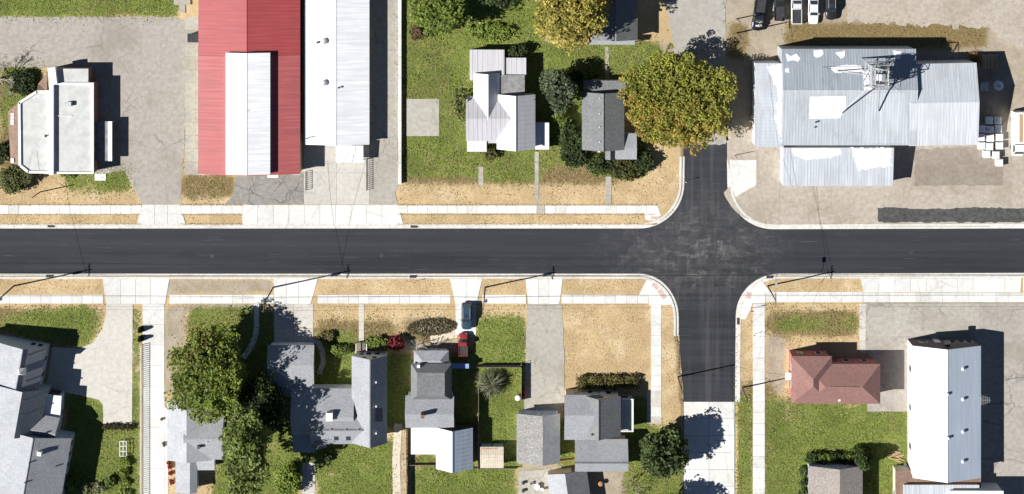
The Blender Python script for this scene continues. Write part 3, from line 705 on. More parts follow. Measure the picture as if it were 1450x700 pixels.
# white metal building
h = house('white_metal_building', 'long white metal building beside the red roofed one', 'building', 477, 90)
wb = Wing(h, 'gable', (430.5, -70, 523, 205), 2.6, 3.6, 'y', .5, roof='white_metal', wall='white_siding', oh=.15, ribs=.9, cap='white_metal')
for px, py in ((460, 58), (460, 117)): wb.vent(px, py, .3, .35, 'steel')
wb.vent(450, 60, .12, .3, 'dark_steel'); wb.vent(480, 124, .1, .4, 'dark_steel')
lx, ly, z = wb.at(437, 195); b = wb.P(lx, ly, z); an = MB().tube(b, (b[0], b[1], z+1.4), .04)
for k in range(4): an.tube((b[0]-.5+.1*k, b[1], z+.7+.2*k), (b[0]+.5-.1*k, b[1]+.1, z+.7+.2*k), .03)
an.build('antenna', 'dark_steel', wb.roof)
can = Wing(h, 'shed', (475.5, 206, 514.5, 230.5), 2.15, 2.35, 'x', roof='white_metal_v', oh=.1, th=.08, ribs=.4, rib_axis='y', rname='canopy', walls=False)
for sx in (-1, 1): can.lbox('canopy_post', 'trim_white', h, sx*(can.hx-.2)-.06, -can.hy+.1, -.1, sx*(can.hx-.2)+.06, -can.hy+.22, 2.1)
wb.win('s', .72, 0, 3.0, 2.2, 'roller_door', 'trim_white', 'steel'); wb.win('s', .25, 0, 3.2, 2.2, 'roller_door', 'trim_white', 'steel')

# white roofed farmhouse style home
h = house('white_roofed_house', 'rambling house with white metal cross-gable roofs on the green lawn', 'house', 712, 150)
Wing(h, 'shed', (665, 70.5, 714.2, 114), 2.6, 2.8, 'y', roof='lilac_metal', oh=.2, ribs=.9, rib_axis='y'); Wing(h, 'shed', (713, 82, 745, 108), 2.5, 2.62, 'y', roof='lilac_metal', oh=.2, ribs=.9, rib_axis='y')
g = Wing(h, 'flat', (706, 106.5, 743, 138), 2.9, roof='membrane_dark', oh=.2)
a1 = Wing(h, 'gable', (670.5, 104, 707.5, 168), 3.1, 4.7, 'y', .56, roof='white_metal_v', oh=.25, ribs=.8, cap='trim_white')
a3 = Wing(h, 'gable', (660, 137, 733, 200), 3.05, 4.75, 'x', .46, roof='lilac_metal', oh=.25, ribs=.8)
a2 = Wing(h, 'gable', (703.5, 134, 758, 211.5), 3.2, 5.2, 'y', .49, roof='white_metal_v', oh=.25, ribs=.8, cap='trim_white')
po = Wing(h, 'shed', (661.5, 196, 689, 215), 2.3, 3.0, 'x', roof='white_metal_v', oh=.25, ribs=.8); Wing(h, 'shed', (688.5, 197, 704, 203), 2.5, 2.7, 'x', roof='lilac_metal', oh=.1)
sp = Wing(h, 'flat', (757.5, 174, 777.5, 212), 1.75, roof='white_metal_v', oh=.15, rname='porch_roof')
a2.win('s', .3, 1.0, 1.0, 1.2); a2.win('s', .7, 1.0, 1.0, 1.2); a2.win('s', .5, 3.2, .7, .8); a2.win('e', .6, 1.0); a2.win('e', .3, 1.0); a3.win('w', .5, 1.0); a3.door('s', .45); po.win('s', .5, .9)
a2.vent(756, 141, .07, .5, 'dark_steel', cone=False); a1.vent(687, 120, .07, .35, 'steel', cone=False)

# grey shingled cottage
h = house('grey_shingled_cottage', 'small cottage with dark grey shingle roof in thick shrubs beside the big autumn tree', 'house', 855, 170)
b1 = Wing(h, 'gable', (824, 131, 884, 212.5), 2.9, 4.5, 'y', .5, roof='shingle_grey', wall='white_siding', cap='shingle_grey')
Wing(h, 'shed', (826.5, 114, 886, 133), 2.4, 2.75, 'x', roof='shingle_grey', oh=.2)
b2 = Wing(h, 'gable', (857, 205, 871, 226), 2.3, 3.0, 'y', .5, roof='shingle_grey', oh=.2); b3 = Wing(h, 'gable', (871, 189, 901.5, 226), 2.2, 2.9, 'x', .55, roof='shingle_light', oh=.2)
for py in (139, 161, 180, 201): b1.vent(849, py, .09, .3, 'trim_white', cone=False)
b1.win('s', .25, 1.0); b1.win('w', .3, 1.0); b1.win('w', .7, 1.0); b2.door('s', .5); st = b1.lbox('front_step', 'pale_concrete', h, -1.9, -b1.hy-.9, -.1, -.4, -b1.hy+.3, .3)

# house in the shade of the yellow tree
h = house('shaded_house', 'dark roofed house with narrow porch in the shade of the tall yellow tree', 'house', 870, 20)
d1 = Wing(h, 'gable', (838, -60, 903, 57), 3.4, 5.2, 'y', .52, roof='shingle_grey'); dp = Wing(h, 'shed', (833, 56.5, 899, 63.5), 2.4, 2.75, 'x', roof='shingle_light', oh=.15, walls=False, rname='porch_roof')
for f in (-.95, -.33, .33, .95): dp.lbox('porch_post', 'trim_white', h, f*dp.hx-.06, -dp.hy+.1, -.1, f*dp.hx+.06, -dp.hy+.22, 2.3)
d1.win('s', .25, 1.0); d1.win('s', .75, 1.0); d1.door('s', .5)

# grain elevator warehouse
h = house('grain_warehouse', 'sprawling corrugated metal grain warehouse with patched silver roofs', 'warehouse', 1240, 150)
E0, R0 = 5.6, 7.2
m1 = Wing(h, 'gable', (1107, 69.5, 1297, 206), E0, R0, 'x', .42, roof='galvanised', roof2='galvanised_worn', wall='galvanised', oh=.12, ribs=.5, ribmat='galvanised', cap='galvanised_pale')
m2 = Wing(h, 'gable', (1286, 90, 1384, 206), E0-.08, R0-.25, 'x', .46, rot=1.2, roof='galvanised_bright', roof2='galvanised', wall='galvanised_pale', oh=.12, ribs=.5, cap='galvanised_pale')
m3 = Wing(h, 'shed', (1069, 89.5, 1109, 208), 4.2, 4.6, 'y', roof='galvanised', wall='white_siding', oh=.1, ribs=.6, rib_axis='x')
m4 = Wing(h, 'shed', (1108, 208, 1264.5, 263.5), 3.4, 4.3, 'x', roof='galvanised_pale', wall='white_siding', oh=.12, ribs=.5)
for poly in ([(1112, 76), (1120, 80), (1128, 76), (1134, 83), (1130, 87), (1120, 86), (1116, 88)], [(1152, 71), (1164, 70.5), (1166, 77), (1160, 82), (1152, 80)], [(1183, 75), (1196, 72), (1197, 80), (1190, 83)], [(1176, 95), (1200, 92), (1219, 93), (1222, 101), (1182, 104)], [(1264, 72), (1276, 73), (1275, 83), (1267, 84)], [(1112, 98), (1117, 97), (1118, 103), (1112, 103)], [(1222, 101), (1232, 101), (1236, 128), (1223, 128)]):
    m1.patch(poly, 'white_coating', 'roof_patch', .045, .7)
m1.patch([(1147, 137), (1198, 136), (1198, 152), (1193, 160), (1190, 168), (1146, 168)], 'white_coating', 'roof_patch', .045, .4)
m1.patch([(1222, 132), (1285, 132), (1286, 203), (1224, 203)], 'galvanised_pale', 'weathered_sheeting', .03)
m4.patch([(1122, 210), (1190, 210), (1192, 218), (1176, 224), (1140, 226), (1124, 220)], 'white_coating', 'roof_patch', .045, 1)
m4.patch([(1205, 210), (1262, 210), (1262, 236), (1215, 240)], 'white_coating', 'roof_patch', .045, 2)
m3.patch([(1085, 92), (1107, 92), (1107, 200), (1098, 170), (1102, 130)], 'white_coating', 'roof_patch', .03, 2)
for px, py in ((1155, 173), (1158, 172), (1154, 180)): m1.vent(px, py, .15, .25, 'dark_steel', cone=False)
for f in (.2, .5, .8): m4.win('s', f, 0, 3.0, 2.6, 'sliding_door', 'trim_white', 'steel')
m3.win('w', .3, 1, 1.4, 1.4); m3.win('w', .7, 1, 1.4, 1.4); m2.door('e', .3); m3.door('s', .5)
# elevator leg on the roof
t = thing('grain_elevator_head', 'steel lattice elevator tower with spout pipes on the warehouse roof', 'elevator tower', W(1243, 110, 6.0))
top = 12.4; hd = W(1248, 110, top); bs = Vector((hd.x, hd.y, 5.2))
for sx in (-1, 1):
    for sy in (-1, 1): MB().tube((bs.x+sx*2.3, bs.y+sy*2.6, 5.2), (hd.x+sx*1.2, hd.y+sy*1.5, top), .10).build('leg', 'steel', t)
for k in range(4):
    z0, z1 = 6.6+k*1.6, 8.2+k*1.6
    br = MB()
    e0 = 1.2+1.1*(top-z0)/7.8; e1 = 1.2+1.1*(top-z1)/7.8
    for sx in (-1, 1): br.tube((hd.x+sx*e0, hd.y-e0*1.15, z0), (hd.x+sx*e1, hd.y+e1*1.15, z1), .055).tube((hd.x-e0, hd.y+sx*e0*1.15, z0), (hd.x+e1, hd.y+sx*e1*1.15, z1), .055).tube((hd.x-e1, hd.y+sx*e1*1.15, z1), (hd.x+e1, hd.y+sx*e1*1.15, z1), .055).tube((hd.x+sx*e1, hd.y-e1*1.15, z1), (hd.x+sx*e1, hd.y+e1*1.15, z1), .055)
    for sx in (-1, 1): br.tube((hd.x+sx*1.08, hd.y-1.3, z0), (hd.x+sx*1.08, hd.y+1.3, z1), .05).tube((hd.x+sx*1.08, hd.y+1.3, z0), (hd.x+sx*1.08, hd.y-1.3, z1), .05)
    for sy in (-1, 1): br.tube((hd.x-1.08, hd.y+sy*1.3, z0), (hd.x+1.08, hd.y+sy*1.3, z1), .05).tube((hd.x-1.08, hd.y+sy*1.3, z1), (hd.x+1.08, hd.y+sy*1.3, z1), .05)
    br.build('brace', 'steel', t)
MB().box(hd.x-1.5, hd.y-1.9, top-1.9, hd.x+1.5, hd.y+1.9, top-1.8).build('platform', 'steel', t)
ra = MB()
for (a, b) in (((-1.5, -1.9), (1.5, -1.9)), ((1.5, -1.9), (1.5, 1.9)), ((1.5, 1.9), (-1.5, 1.9)), ((-1.5, 1.9), (-1.5, -1.9))):
    for z in (top-1.3, top-.8): ra.tube((hd.x+a[0], hd.y+a[1], z), (hd.x+b[0], hd.y+b[1], z), .035)
    ra.tube((hd.x+a[0], hd.y+a[1], top-1.8), (hd.x+a[0], hd.y+a[1], top-.75), .04)
ra.build('railing', 'steel', t)
hm = MB(); prof = [(-.9, 0), (.9, 0), (1.0, .8), (.7, 1.5), (0, 1.8), (-.7, 1.5), (-1.0, .8)]
hm.hexa([(hd.x+u, hd.y-.55, top-1.6+v) for u, v in prof][::-1], [(hd.x+u, hd.y+.55, top-1.6+v) for u, v in prof][::-1]); hm.build('head_housing', 'galvanised_pale', t)
MB().box(hd.x-.35, hd.y+.6, top-1.5, hd.x+.5, hd.y+1.5, top-.7).build('motor', 'steel', t); MB().box(hd.x-.25, hd.y-.3, 5.5, hd.x+.25, hd.y+.3, top-1.6).build('leg_casing', 'galvanised_pale', t)
for (px, py, z, r) in ((1190, 161, 6.9, .11), (1243, 158, 6.9, .11), (1185, 101, 6.7, .09), (1230, 124, 7.2, .10)):
    e_ = W(px, py, z); MB().tube((hd.x, hd.y, top-1.0), e_, r, r, 8).build('spout_pipe', 'steel', t)
ld = MB()
for k in (-.22, .22): ld.tube((hd.x+1.6, hd.y+k, 5.4), (hd.x+1.4, hd.y+k, top-1.8), .03)
for k in range(14): ld.tube((hd.x+1.59-.012*k, hd.y-.22, 5.7+k*.42), (hd.x+1.59-.012*k, hd.y+.22, 5.7+k*.42), .025)
ld.build('ladder', 'steel', t)
for (dx, dy) in ((-9, 1.0), (5, -3.5)): MB().tube((hd.x, hd.y, top-1.8), (hd.x+dx, hd.y+dy, 6.6), .03).build('guy_cable', 'dark_steel', t)

# ------------------------------------------------------------------ south side buildings
h = house('church', 'large light grey roofed church with angled wings and white entrance porch', 'church', 30, 590)
ro = -10.0
cA = Wing(h, 'gable', (-45, 484, 61, 546), 4.0, 6.6, 'y', .74, rot=ro, roof='shingle_pale', roof2='shingle_light', wall='blue_siding', cap='shingle_light')  # east slopes of the church take a darker shingle that paints in their shade
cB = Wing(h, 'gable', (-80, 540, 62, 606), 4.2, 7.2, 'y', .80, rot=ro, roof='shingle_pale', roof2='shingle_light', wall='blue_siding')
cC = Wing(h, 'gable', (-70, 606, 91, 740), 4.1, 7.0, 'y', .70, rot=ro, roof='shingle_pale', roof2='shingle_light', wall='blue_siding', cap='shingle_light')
cD = Wing(h, 'flat', (59, 560, 86, 590), 3.2, rot=ro*.4, roof='white_paint', wall='blue_siding', oh=.25, rname='porch_roof'); cE = Wing(h, 'gable', (38, 588, 82, 625), 3.8, 5.4, 'x', .5, rot=ro, roof='shingle_light', wall='blue_siding')
cD.win('n', .5, 0, 2.2, 2.4, 'double_door', 'trim_white', 'glass_dark'); 
for f in (.80, .9): cA.win('n', f, 1.2, 1.0, 1.6)
for f in (.3, .7): cA.win('e', f, 1.2, 1.0, 1.6)
for f in (.55, .68, .8, .92): cC.win('e', f, 1.2, 1.0, 1.6)
cC.chimney(57, 641, .7, .8, 'trim_white')
lx, ly, z = cA.at(32, 525); b = cA.P(lx, ly, z-.3); MB().tube(b, (b[0], b[1], z+.5), .75, .75, 4).tube((b[0], b[1], z+.5), (b[0], b[1], z+1.9), .85, .04, 4).build('cupola', 'white_paint', cA.roof)
for w_, pts in ((cA, ((40, 503), (37, 540), (33, 520))), (cB, ((35, 567), (32, 588))), (cC, ((48, 620), (42, 655), (36, 683), (80, 660), (6, 610)))):
    for px, py in pts: w_.vent(px, py, .13, .35, 'dark_steel', cone=False)

h = house('light_grey_house', 'light grey house with cross-gable roof beneath the long tree', 'house', 270, 625)
f1 = Wing(h, 'gable', (236.5, 566, 300, 652), 2.9, 4.3, 'y', .47, roof='shingle_pale', wall='white_siding'); f2 = Wing(h, 'gable', (262, 588, 317, 651), 2.9, 4.5, 'x', .47, roof='shingle_light', wall='white_siding')
f3 = Wing(h, 'shed', (277, 648, 304, 666), 2.3, 2.6, 'x', roof='shingle_pale', oh=.15); f4 = Wing(h, 'gable', (248.5, 650, 279, 698), 2.4, 3.0, 'y', .7, roof='shingle_pale', oh=.2)
f2.chimney(282, 632, .5, .8, 'shingle_dark'); f1.win('w', .3, 1); f1.win('w', .7, 1); f2.win('e', .5, 1); f1.win('n', .5, 1); f4.door('w', .5); f2.vent(293, 626, .08, .3, 'trim_white', cone=False)
f2.win('e', .5, 2.9, .7, .7)

h = house('l_shaped_house', 'big grey roofed house with long east wing, skylights and an attached garage in tree shade', 'house', 490, 570)
g0 = Wing(h, 'gable', (379, 489, 445, 562), 2.9, 4.1, 'x', .35, roof='shingle_light', wall='white_siding'); gp = Wing(h, 'shed', (415, 608, 446, 641), 2.3, 3.0, 'x', roof='shingle_light', wall='white_siding', oh=.2, rname='porch_roof')
g1 = Wing(h, 'gable', (413, 550, 502, 616), 3.3, 5.2, 'x', .55, roof='shingle_light', wall='white_siding')
g2 = Wing(h, 'gable', (440, 574, 530, 629), 3.5, 5.5, 'x', .54, roof='shingle_light', wall='white_siding', cap='shingle_grey')
g3 = Wing(h, 'gable', (498, 504, 548, 628), 3.9, 6.3, 'y', .56, roof='shingle_light', wall='white_siding', cap='shingle_grey')
g4 = Wing(h, 'gable', (441, 609, 463, 634), 3.2, 4.2, 'y', .45, roof='shingle_grey', wall='white_siding', oh=.2)
for f in (.22, .45, .72): g3.win('n', f, 1.0, 1.0, 1.3)
for f in (.35, .66): g3.win('n', f, 3.3, .9, 1.1)
for f in (.25, .5, .75): g3.win('e', f, 1.2, 1.0, 1.2)
for px, py in ((484, 567), (467, 589)):
    lx, ly, z = g1.at(px, py) if px < 470 else g2.at(px, py); q = g1 if px < 470 else g2
    d = q.lbox('dormer', 'white_paint', q.roof, lx-.55, ly-.7, z-.6, lx+.55, ly+.7, z+.75); q.lbox('pane', 'glass_dark', d, lx-.35, ly+.68, z-.0, lx+.35, ly+.76, z+.6)
for px, py in ((476, 621), (493, 621)): g2.patch([(px-3, py-2.6), (px+3, py-2.6), (px+3, py+2.6), (px-3, py+2.6)], 'glass_dark', 'skylight', .08)
for px, py in ((533, 540), (533, 574), (533, 612)): g3.vent(px, py, .14, .8, 'trim_white', cone=False)
for px, py in ((468, 608), (489, 608), (507, 608)): g2.vent(px, py, .08, .3, 'steel', cone=False)
for k in range(3):
    q = [(531, 522+k*0), (544, 522), (544, 560), (531, 560)]
g3.patch([(532, 578), (542, 578), (542, 597), (532, 597)], 'shingle_dark', 'solar_panel', .07)
g0.win('n', .5, 0, 4.6, 2.2, 'garage_door', 'trim_white', 'white_siding'); gp.door('s', .3); gp.win('s', .7, .9); g0.win('w', .5, 1)
dk = MB(); p, q = W(505, 484), W(520, 500); z = .45
for k in range(12): block('deck_board', 'fence_wood', h, p.x+(q.x-p.x)*k/12+.01, q.y, .3, p.x+(q.x-p.x)*(k+.85)/12, p.y, z)
for sx in (p.x, q.x): MB().box(sx-.05, q.y, 1.2, sx+.05, p.y, 1.3).box(sx-.05, p.y-.1, 0, sx+.05, p.y, 1.2).build('railing', 'white_paint', h)

h = house('narrow_grey_house', 'narrow grey house with hipped front porch and brick chimney behind the red truck', 'house', 608, 550)
i1 = Wing(h, 'mansard', (582, 515, 639.5, 566), 3.4, 5.0, deck=.18, roof='shingle_grey', wall='white_siding'); i0 = Wing(h, 'hip', (586, 496.5, 635.5, 521), 2.5, 3.4, 'x', roof='shingle_light', wall='white_siding', rname='porch_roof')
i2 = Wing(h, 'gable', (574, 560, 643, 606), 3.2, 4.6, 'x', .5, roof='shingle_light', wall='white_siding'); i2.chimney(599, 586, .6, 1.6, 'brick_brown'); i1.chimney(593, 517, .5, .9, 'white_paint'); i1.patch([(590, 524), (631, 524), (632, 560), (589, 560)], 'shingle_grey', 'deck_roofing')
i0.win('n', .3, .9); i0.door('n', .6, mat='white_paint'); i1.win('e', .5, 1); i2.win('e', .5, 1); i2.win('s', .5, 1); i1.win('w', .5, 1)
i3 = Wing(h, 'flat', (640, 515.5, 664, 522), 2.0, roof='blue_tarp', oh=.05, walls=False, rname='side_awning')
for sx in (-1, 1): i3.lbox('awning_post', 'trim_white', h, sx*(i3.hx-.1)-.05, -.1, -.1, sx*(i3.hx-.1)+.05, 0, 1.9)
h = house('white_carport', 'flat white carport roof joined to the metal shed', 'carport', 600, 624)
j = Wing(h, 'flat', (582, 605, 618.5, 643.5), 2.3, roof='white_paint', oh=.15, walls=False, th=.12)
for sx in (-1, 1):
    for sy in (-1, 1): j.lbox('post', 'trim_white', h, sx*(j.hx-.2)-.06, sy*(j.hy-.2)-.06, -.1, sx*(j.hx-.2)+.06, sy*(j.hy-.2)+.06, 2.25)
h = house('metal_shed', 'white metal gable shed with shaded east slope painted blue on the back lawn', 'shed', 645, 640)
ms = Wing(h, 'gable', (617.5, 606, 669.5, 664), 2.9, 4.9, 'y', .46, roof='white_metal', roof2='shaded_white', ribmat='galvanised_pale', wall='dark_steel', oh=.15, ribs=.7, cap='blue_siding'); ms.win('s', .5, 0, 2.6, 2.3, 'sliding_door', 'steel', 'white_siding')  # blue east slope carries the shade of a white roof as colour
h = house('garden_shed', 'tiny shed with beige and rust orange roof between the two backyards', 'shed', 695, 646)
gs = Wing(h, 'gable', (680, 633, 713, 663), 2.0, 2.5, 'x', .35, roof='beige_sheet', wall='blue_siding', oh=.12, ribs=.4); gs.patch([(683, 634.5), (705, 634.5), (705, 648), (683, 648)], 'rust_sheet', 'rusty_sheeting', .03); gs.win('n', .5, .7, .8, .7)
h = house('double_garage', 'speckled grey gable garage with two pale blue doors at the end of the driveway', 'garage', 762, 620)
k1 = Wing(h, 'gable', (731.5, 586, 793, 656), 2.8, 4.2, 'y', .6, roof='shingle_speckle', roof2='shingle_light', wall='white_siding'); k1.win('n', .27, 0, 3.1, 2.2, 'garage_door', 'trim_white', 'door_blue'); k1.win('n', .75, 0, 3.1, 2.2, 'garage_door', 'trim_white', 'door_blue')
h = house('corner_house', 'grey shingled corner house of several joined gables behind the clipped hedge', 'house', 845, 610)
l1 = Wing(h, 'gable', (799, 559.5, 851, 623), 4.3, 6.1, 'x', .38, roof='shingle_light', wall='cream_siding'); l2 = Wing(h, 'gable', (829, 561, 879, 618), 4.4, 6.5, 'y', .36, roof='shingle_grey', wall='cream_siding', cap='shingle_grey')
l3 = Wing(h, 'flat', (871, 565, 897, 611.5), 2.7, roof='membrane', wall='cream_siding', oh=.15, parapet=(.12, .12, 'trim_white')); l4 = Wing(h, 'gable', (814, 622, 889, 668), 3.1, 4.9, 'x', .62, roof='shingle_light', wall='cream_siding', cap='shingle_grey')
for f in (.3, .75): l1.win('n', f, 1.0, 1.0, 1.4)
for f in (.3, .7): l2.win('n', f, 1.0, 1.0, 1.5)
l2.win('n', .45, 3.6, .8, .9); l3.win('n', .5, .8, 1.6, 1.2); l3.win('e', .3, .8, 1.6, 1.2); l3.win('e', .7, .8, 1.6, 1.2); l4.win('e', .5, 1); l4.win('w', .5, 1)
l1.vent(838, 613, .1, 1.0, 'dark_steel'); l1.vent(841, 618, .1, .8, 'dark_steel'); l4.door('s', .3); l2.door('n', .5, mat='white_paint')
h = house('back_shed', 'low pale shed with east roof darkened for shade at the bottom edge beside the patio', 'shed', 808, 690)
n1 = Wing(h, 'gable', (779, 668, 836, 740), 2.3, 3.2, 'y', .45, rot=8, roof='shingle_pale', roof2='shingle_dark', wall='cream_siding', oh=.2); n1.win('w', .6, .9); n1.door('n', .7)  # dark shingle on the east slope paints its shade

h = house('pink_roofed_house', 'brick house with pink hip roof on the corner lawn', 'house', 1182, 540)
q2 = Wing(h, 'hip', (1138, 515.5, 1246.5, 572), 4.5, 6.3, 'x', roof='shingle_pink', wall='brick_pink', oh=.3); q1 = Wing(h, 'hip', (1120.5, 504.5, 1178, 571.6), 4.52, 6.32, 'y', roof='shingle_pink', wall='brick_pink', oh=.3)
for f in (.25, .75): q1.win('n', f, 1.0, 1.0, 1.4)
for f in (.6, .85): q2.win('n', f, 1.0, 1.1, 1.3)
q1.win('w', .3, 1.0, 1.2, 1.4); q1.win('w', .7, 1.0, 1.2, 1.4); q1.lbox('entrance_hood', 'white_paint', h, -q1.hx-.7, -.6, 2.4, -q1.hx+.3, .6, 2.55); q1.door('w', .5); q2.win('s', .4, 1); q2.win('s', .75, 1); q2.win('e', .5, 1)
q2.chimney(1188, 566, .35, .5, 'trim_white'); q2.door('n', .45)
q2.lbox('ridge_vent', 'brown_panel', q2.roof, -2.4, -.1, 6.22, 2.6, .1, 6.36)
h = house('tan_roofed_house', 'tan shingled house with blue gable wall behind the dark hedge', 'house', 1185, 690)
r1 = Wing(h, 'gable', (1145, 660, 1221.5, 770), 3.0, 4.8, 'y', .54, roof='shingle_tan', wall='blue_siding', oh=.3); r1.win('n', .3, 1); r1.win('n', .7, 1); r1.win('w', .8, 1); r1.win('e', .8, 1)
h = house('white_roofed_hall', 'tall hall with white roof, its shaded east slope painted pale blue, and brick gable front', 'building', 1338, 585)
s1 = Wing(h, 'gable', (1292.5, 490, 1389, 677), 4.6, 6.9, 'y', .46, roof='white_coating', roof2='shaded_white', wall='white_siding', oh=.15, cap='trim_white')  # east slope bluer and darker, its shade put into the colour
for px, py in ((1363, 522), (1363, 565), (1363, 611), (1363, 653)): s1.vent(px, py, .16, .35, 'trim_white')
for px, py in ((1340, 558), (1341, 620)): s1.chimney(px, py, .45, .5, 'white_paint', 'roof_hatch')
s1.patch([(1290, 640), (1307, 640), (1307, 644), (1290, 644)], 'steel', 'flashing', .05)
for px, py in ((1302, 533), (1318, 618)): s1.vent(px, py, .05, .3, 'steel', cone=False)
for f in (.65, .78, .9): s1.win('n', f, 1.0, 1.1, 1.5)
s1.door('n', .42, 1.1, 2.1, 'white_paint'); s1.win('n', .2, 1.0, 1.4, 1.5); s1.lbox('bracket', 'dark_steel', h, -.4, s1.hy, 4.6, .5, s1.hy+1.0, 5.0)
for f in (.2, .5, .8): s1.win('w', f, 1.4, 1.2, 1.6)
g_ = MB(); pp = [(-s1.wx, 0), (s1.wx, 0), (s1.wx, s1.z(s1.wx, 0)-.2), (s1.rl, s1.ridge-.2), (-s1.wx, s1.z(-s1.wx, 0)-.2)]; g_.hexa([s1.P(x, s1.wy+.03, z) for x, z in pp], [s1.P(x, s1.wy-.1, z) for x, z in pp]); g_.build('brick_facade', 'grey_brick', h)
an = MB(); lx, ly, z = s1.at(1386, 561); b = s1.P(lx, ly, z); an.tube(b, (b[0], b[1], z+2.3), .04)
for k in range(5): an.tube((b[0]-.2+.35*k, b[1]-.9+.1*k, z+2.2), (b[0]-.2+.35*k, b[1]+.9-.1*k, z+2.2), .025)
an.tube((b[0]-.3, b[1], z+2.2), (b[0]+1.5, b[1], z+2.2), .03); an.build('antenna', 'steel', s1.roof)
h = house('brown_roofed_annex', 'low brown roofed annex with pale walls at the south end of the white hall', 'building', 1330, 690)
u1 = Wing(h, 'flat', (1268, 666, 1389, 740), 2.6, roof='brown_panel', wall='cream_siding', oh=.1); u2 = Wing(h, 'shed', (1279, 686, 1386, 770), 3.1, 3.4, 'x', roof='galvanised_pale', wall='cream_siding', oh=.1, ribs=.5)
u3 = Wing(h, 'flat', (1345, 695.5, 1421, 770), 4.2, roof='white_paint', wall='white_siding', oh=.1); u1.win('w', .5, .9)

# ------------------------------------------------------------------ trees and shrubs
def leaf_mesh(name, centers, size, tint, up=0.35, mat='leaf', long=1.5):
    n = len(centers); nr = RNG.normal(size=(n, 3)); nr[:, 2] = np.abs(nr[:, 2])+up; nr /= np.linalg.norm(nr, axis=1)[:, None]
    u = np.cross(nr, RNG.normal(size=(n, 3))); u /= np.linalg.norm(u, axis=1)[:, None]; v = np.cross(nr, u)
    s = (size*RNG.uniform(.65, 1.35, n))[:, None]
    pts = np.stack([centers-u*s*.5*long, centers+v*s*.42, centers+u*s*.5*long, centers-v*s*.42], 1).reshape(-1, 3)
    return np_mesh(name, pts, np.arange(4*n).reshape(n, 4), mat, np.repeat(np.clip(tint, 0, 1), 4, 0))
def crown_points(rx, ry, rz, clumps, per, cr, rg, shell=0.55, flat=0.8):
    K = int(np.clip(clumps/9, 5, 26))
    lc = rg.normal(size=(K, 3)); lc /= np.linalg.norm(lc, axis=1)[:, None]; lc *= rg.uniform(.42, .72, (K, 1)); lc[0] = 0
    lr = rg.uniform(.26, .44, K); lr[0] = .55
    lobe = rg.integers(0, K, clumps)
    d = rg.normal(size=(clumps, 3)); d /= np.linalg.norm(d, axis=1)[:, None]
    r = (shell+(1-shell)*rg.random(clumps)**.5)*np.where(rg.random(clumps) < .1, 1.22, 1.0)
    u = lc[lobe]+d*(r*lr[lobe])[:, None]
    c = u*np.array([rx, ry, rz])
    which = np.repeat(np.arange(clumps), per)
    g = rg.normal(size=(len(which), 3)); g /= np.maximum(1.0, np.linalg.norm(g, axis=1))[:, None]
    sz = (cr*rg.uniform(.6, 1.3, clumps))[which][:, None]
    return c[which]+g*sz*np.array([1, 1, flat]), which, u, lobe
def limb(m, a, d, ln, r, depth, rg, spread=.6, twig=.02):
    b = a+d*ln; m.tube(a, b, r, r*.62, 6 if r > .08 else 4)
    if depth == 0: return
    for k in range(rg.choice((2, 3))):
        nd = (d+Vector((rg.uniform(-1, 1), rg.uniform(-1, 1), rg.uniform(-.25, .7)))*spread).normalized()
        limb(m, a+d*ln*rg.uniform(.65, 1.0), nd, ln*rg.uniform(.6, .82), max(r*.58, twig), depth-1, rg, spread, twig)
def tree(name, label, px, py, rx, ry, ztop, zbot, pal, leaf=.34, dens=1.0, group=None, cat='tree', cr=.75, seed=1, split=None, clump_px=None, trunk_r=.3, shell=.55, up=1.0):
    """px,py: crown centre in the photograph; rx, ry pixel radii of the crown"""
    zc = (ztop+zbot)/2; c = W(px, py, zc); k = (H-zc)/H*S; rg = np.random.default_rng(seed*31+int(px)); pr = random.Random(seed+int(px))
    X, Y, Z = rx*k*1.03, ry*k*1.03, (ztop-zbot)/2
    area = X*Y*3.14; clumps = max(14, int(area*1.7*dens/(cr*cr*1.3))); per = int(26*dens**.5*(cr/.75)**2*(.34/leaf)**1.4); per = max(8, per)
    pts, which, d, lobe = crown_points(X, Y, Z, clumps, per, cr, rg, shell)
    pal = np.array(pal); base = pal[rg.integers(0, len(pal), clumps)]
    if split is not None: base = np.where((split(d, rg))[:, None], np.array(split.other)[rg.integers(0, len(split.other), clumps)], base)
    lt = pal[rg.integers(0, len(pal), lobe.max()+1)]; base = .55*base+.45*lt[lobe]; base = base*rg.uniform(.8, 1.2, (clumps, 1))
    tint = base[which]*rg.uniform(1.0, 1.9, (len(which), 1))
    ni = int(area*14*dens); di = rg.normal(size=(ni, 3)); di /= np.linalg.norm(di, axis=1)[:, None]
    inner = di*(rg.random(ni)**.45*.80)[:, None]*np.array([X, Y, Z])
    pts = np.concatenate([pts, inner]); tint = np.concatenate([tint, pal[rg.integers(0, len(pal), ni)]*rg.uniform(.7, 1.2, (ni, 1))])
    size = np.concatenate([np.full(len(which), leaf), np.full(ni, leaf*1.5)])
    t = thing(name, label, cat, (c.x, c.y, -.05), group)
    tm = MB(); z1 = zbot+Z*.5
    tm.tube((c.x, c.y, -.1), (c.x, c.y, z1), trunk_r, trunk_r*.65, 8)
    for q in range(6):
        a = 6.28*q/6+pr.uniform(-.4, .4); limb(tm, Vector((c.x, c.y, z1*pr.uniform(.7, 1))), Vector((math.cos(a)*X, math.sin(a)*Y, Z*.9)).normalized(), min(X, Y)*.42, trunk_r*.45, 2, pr)
    tm.build('trunk', 'bark', t)
    me = leaf_mesh('crown', pts, size, tint, up)
    link('crown', me, (c.x, c.y, zc), t)
    return t
class Split:
    def __init__(s, fn, other): s.fn, s.other = fn, other
    def __call__(s, d, rg): return s.fn(d, rg)
YG = [(.22, .215, .036), (.19, .20, .034), (.25, .235, .044), (.155, .175, .030)]
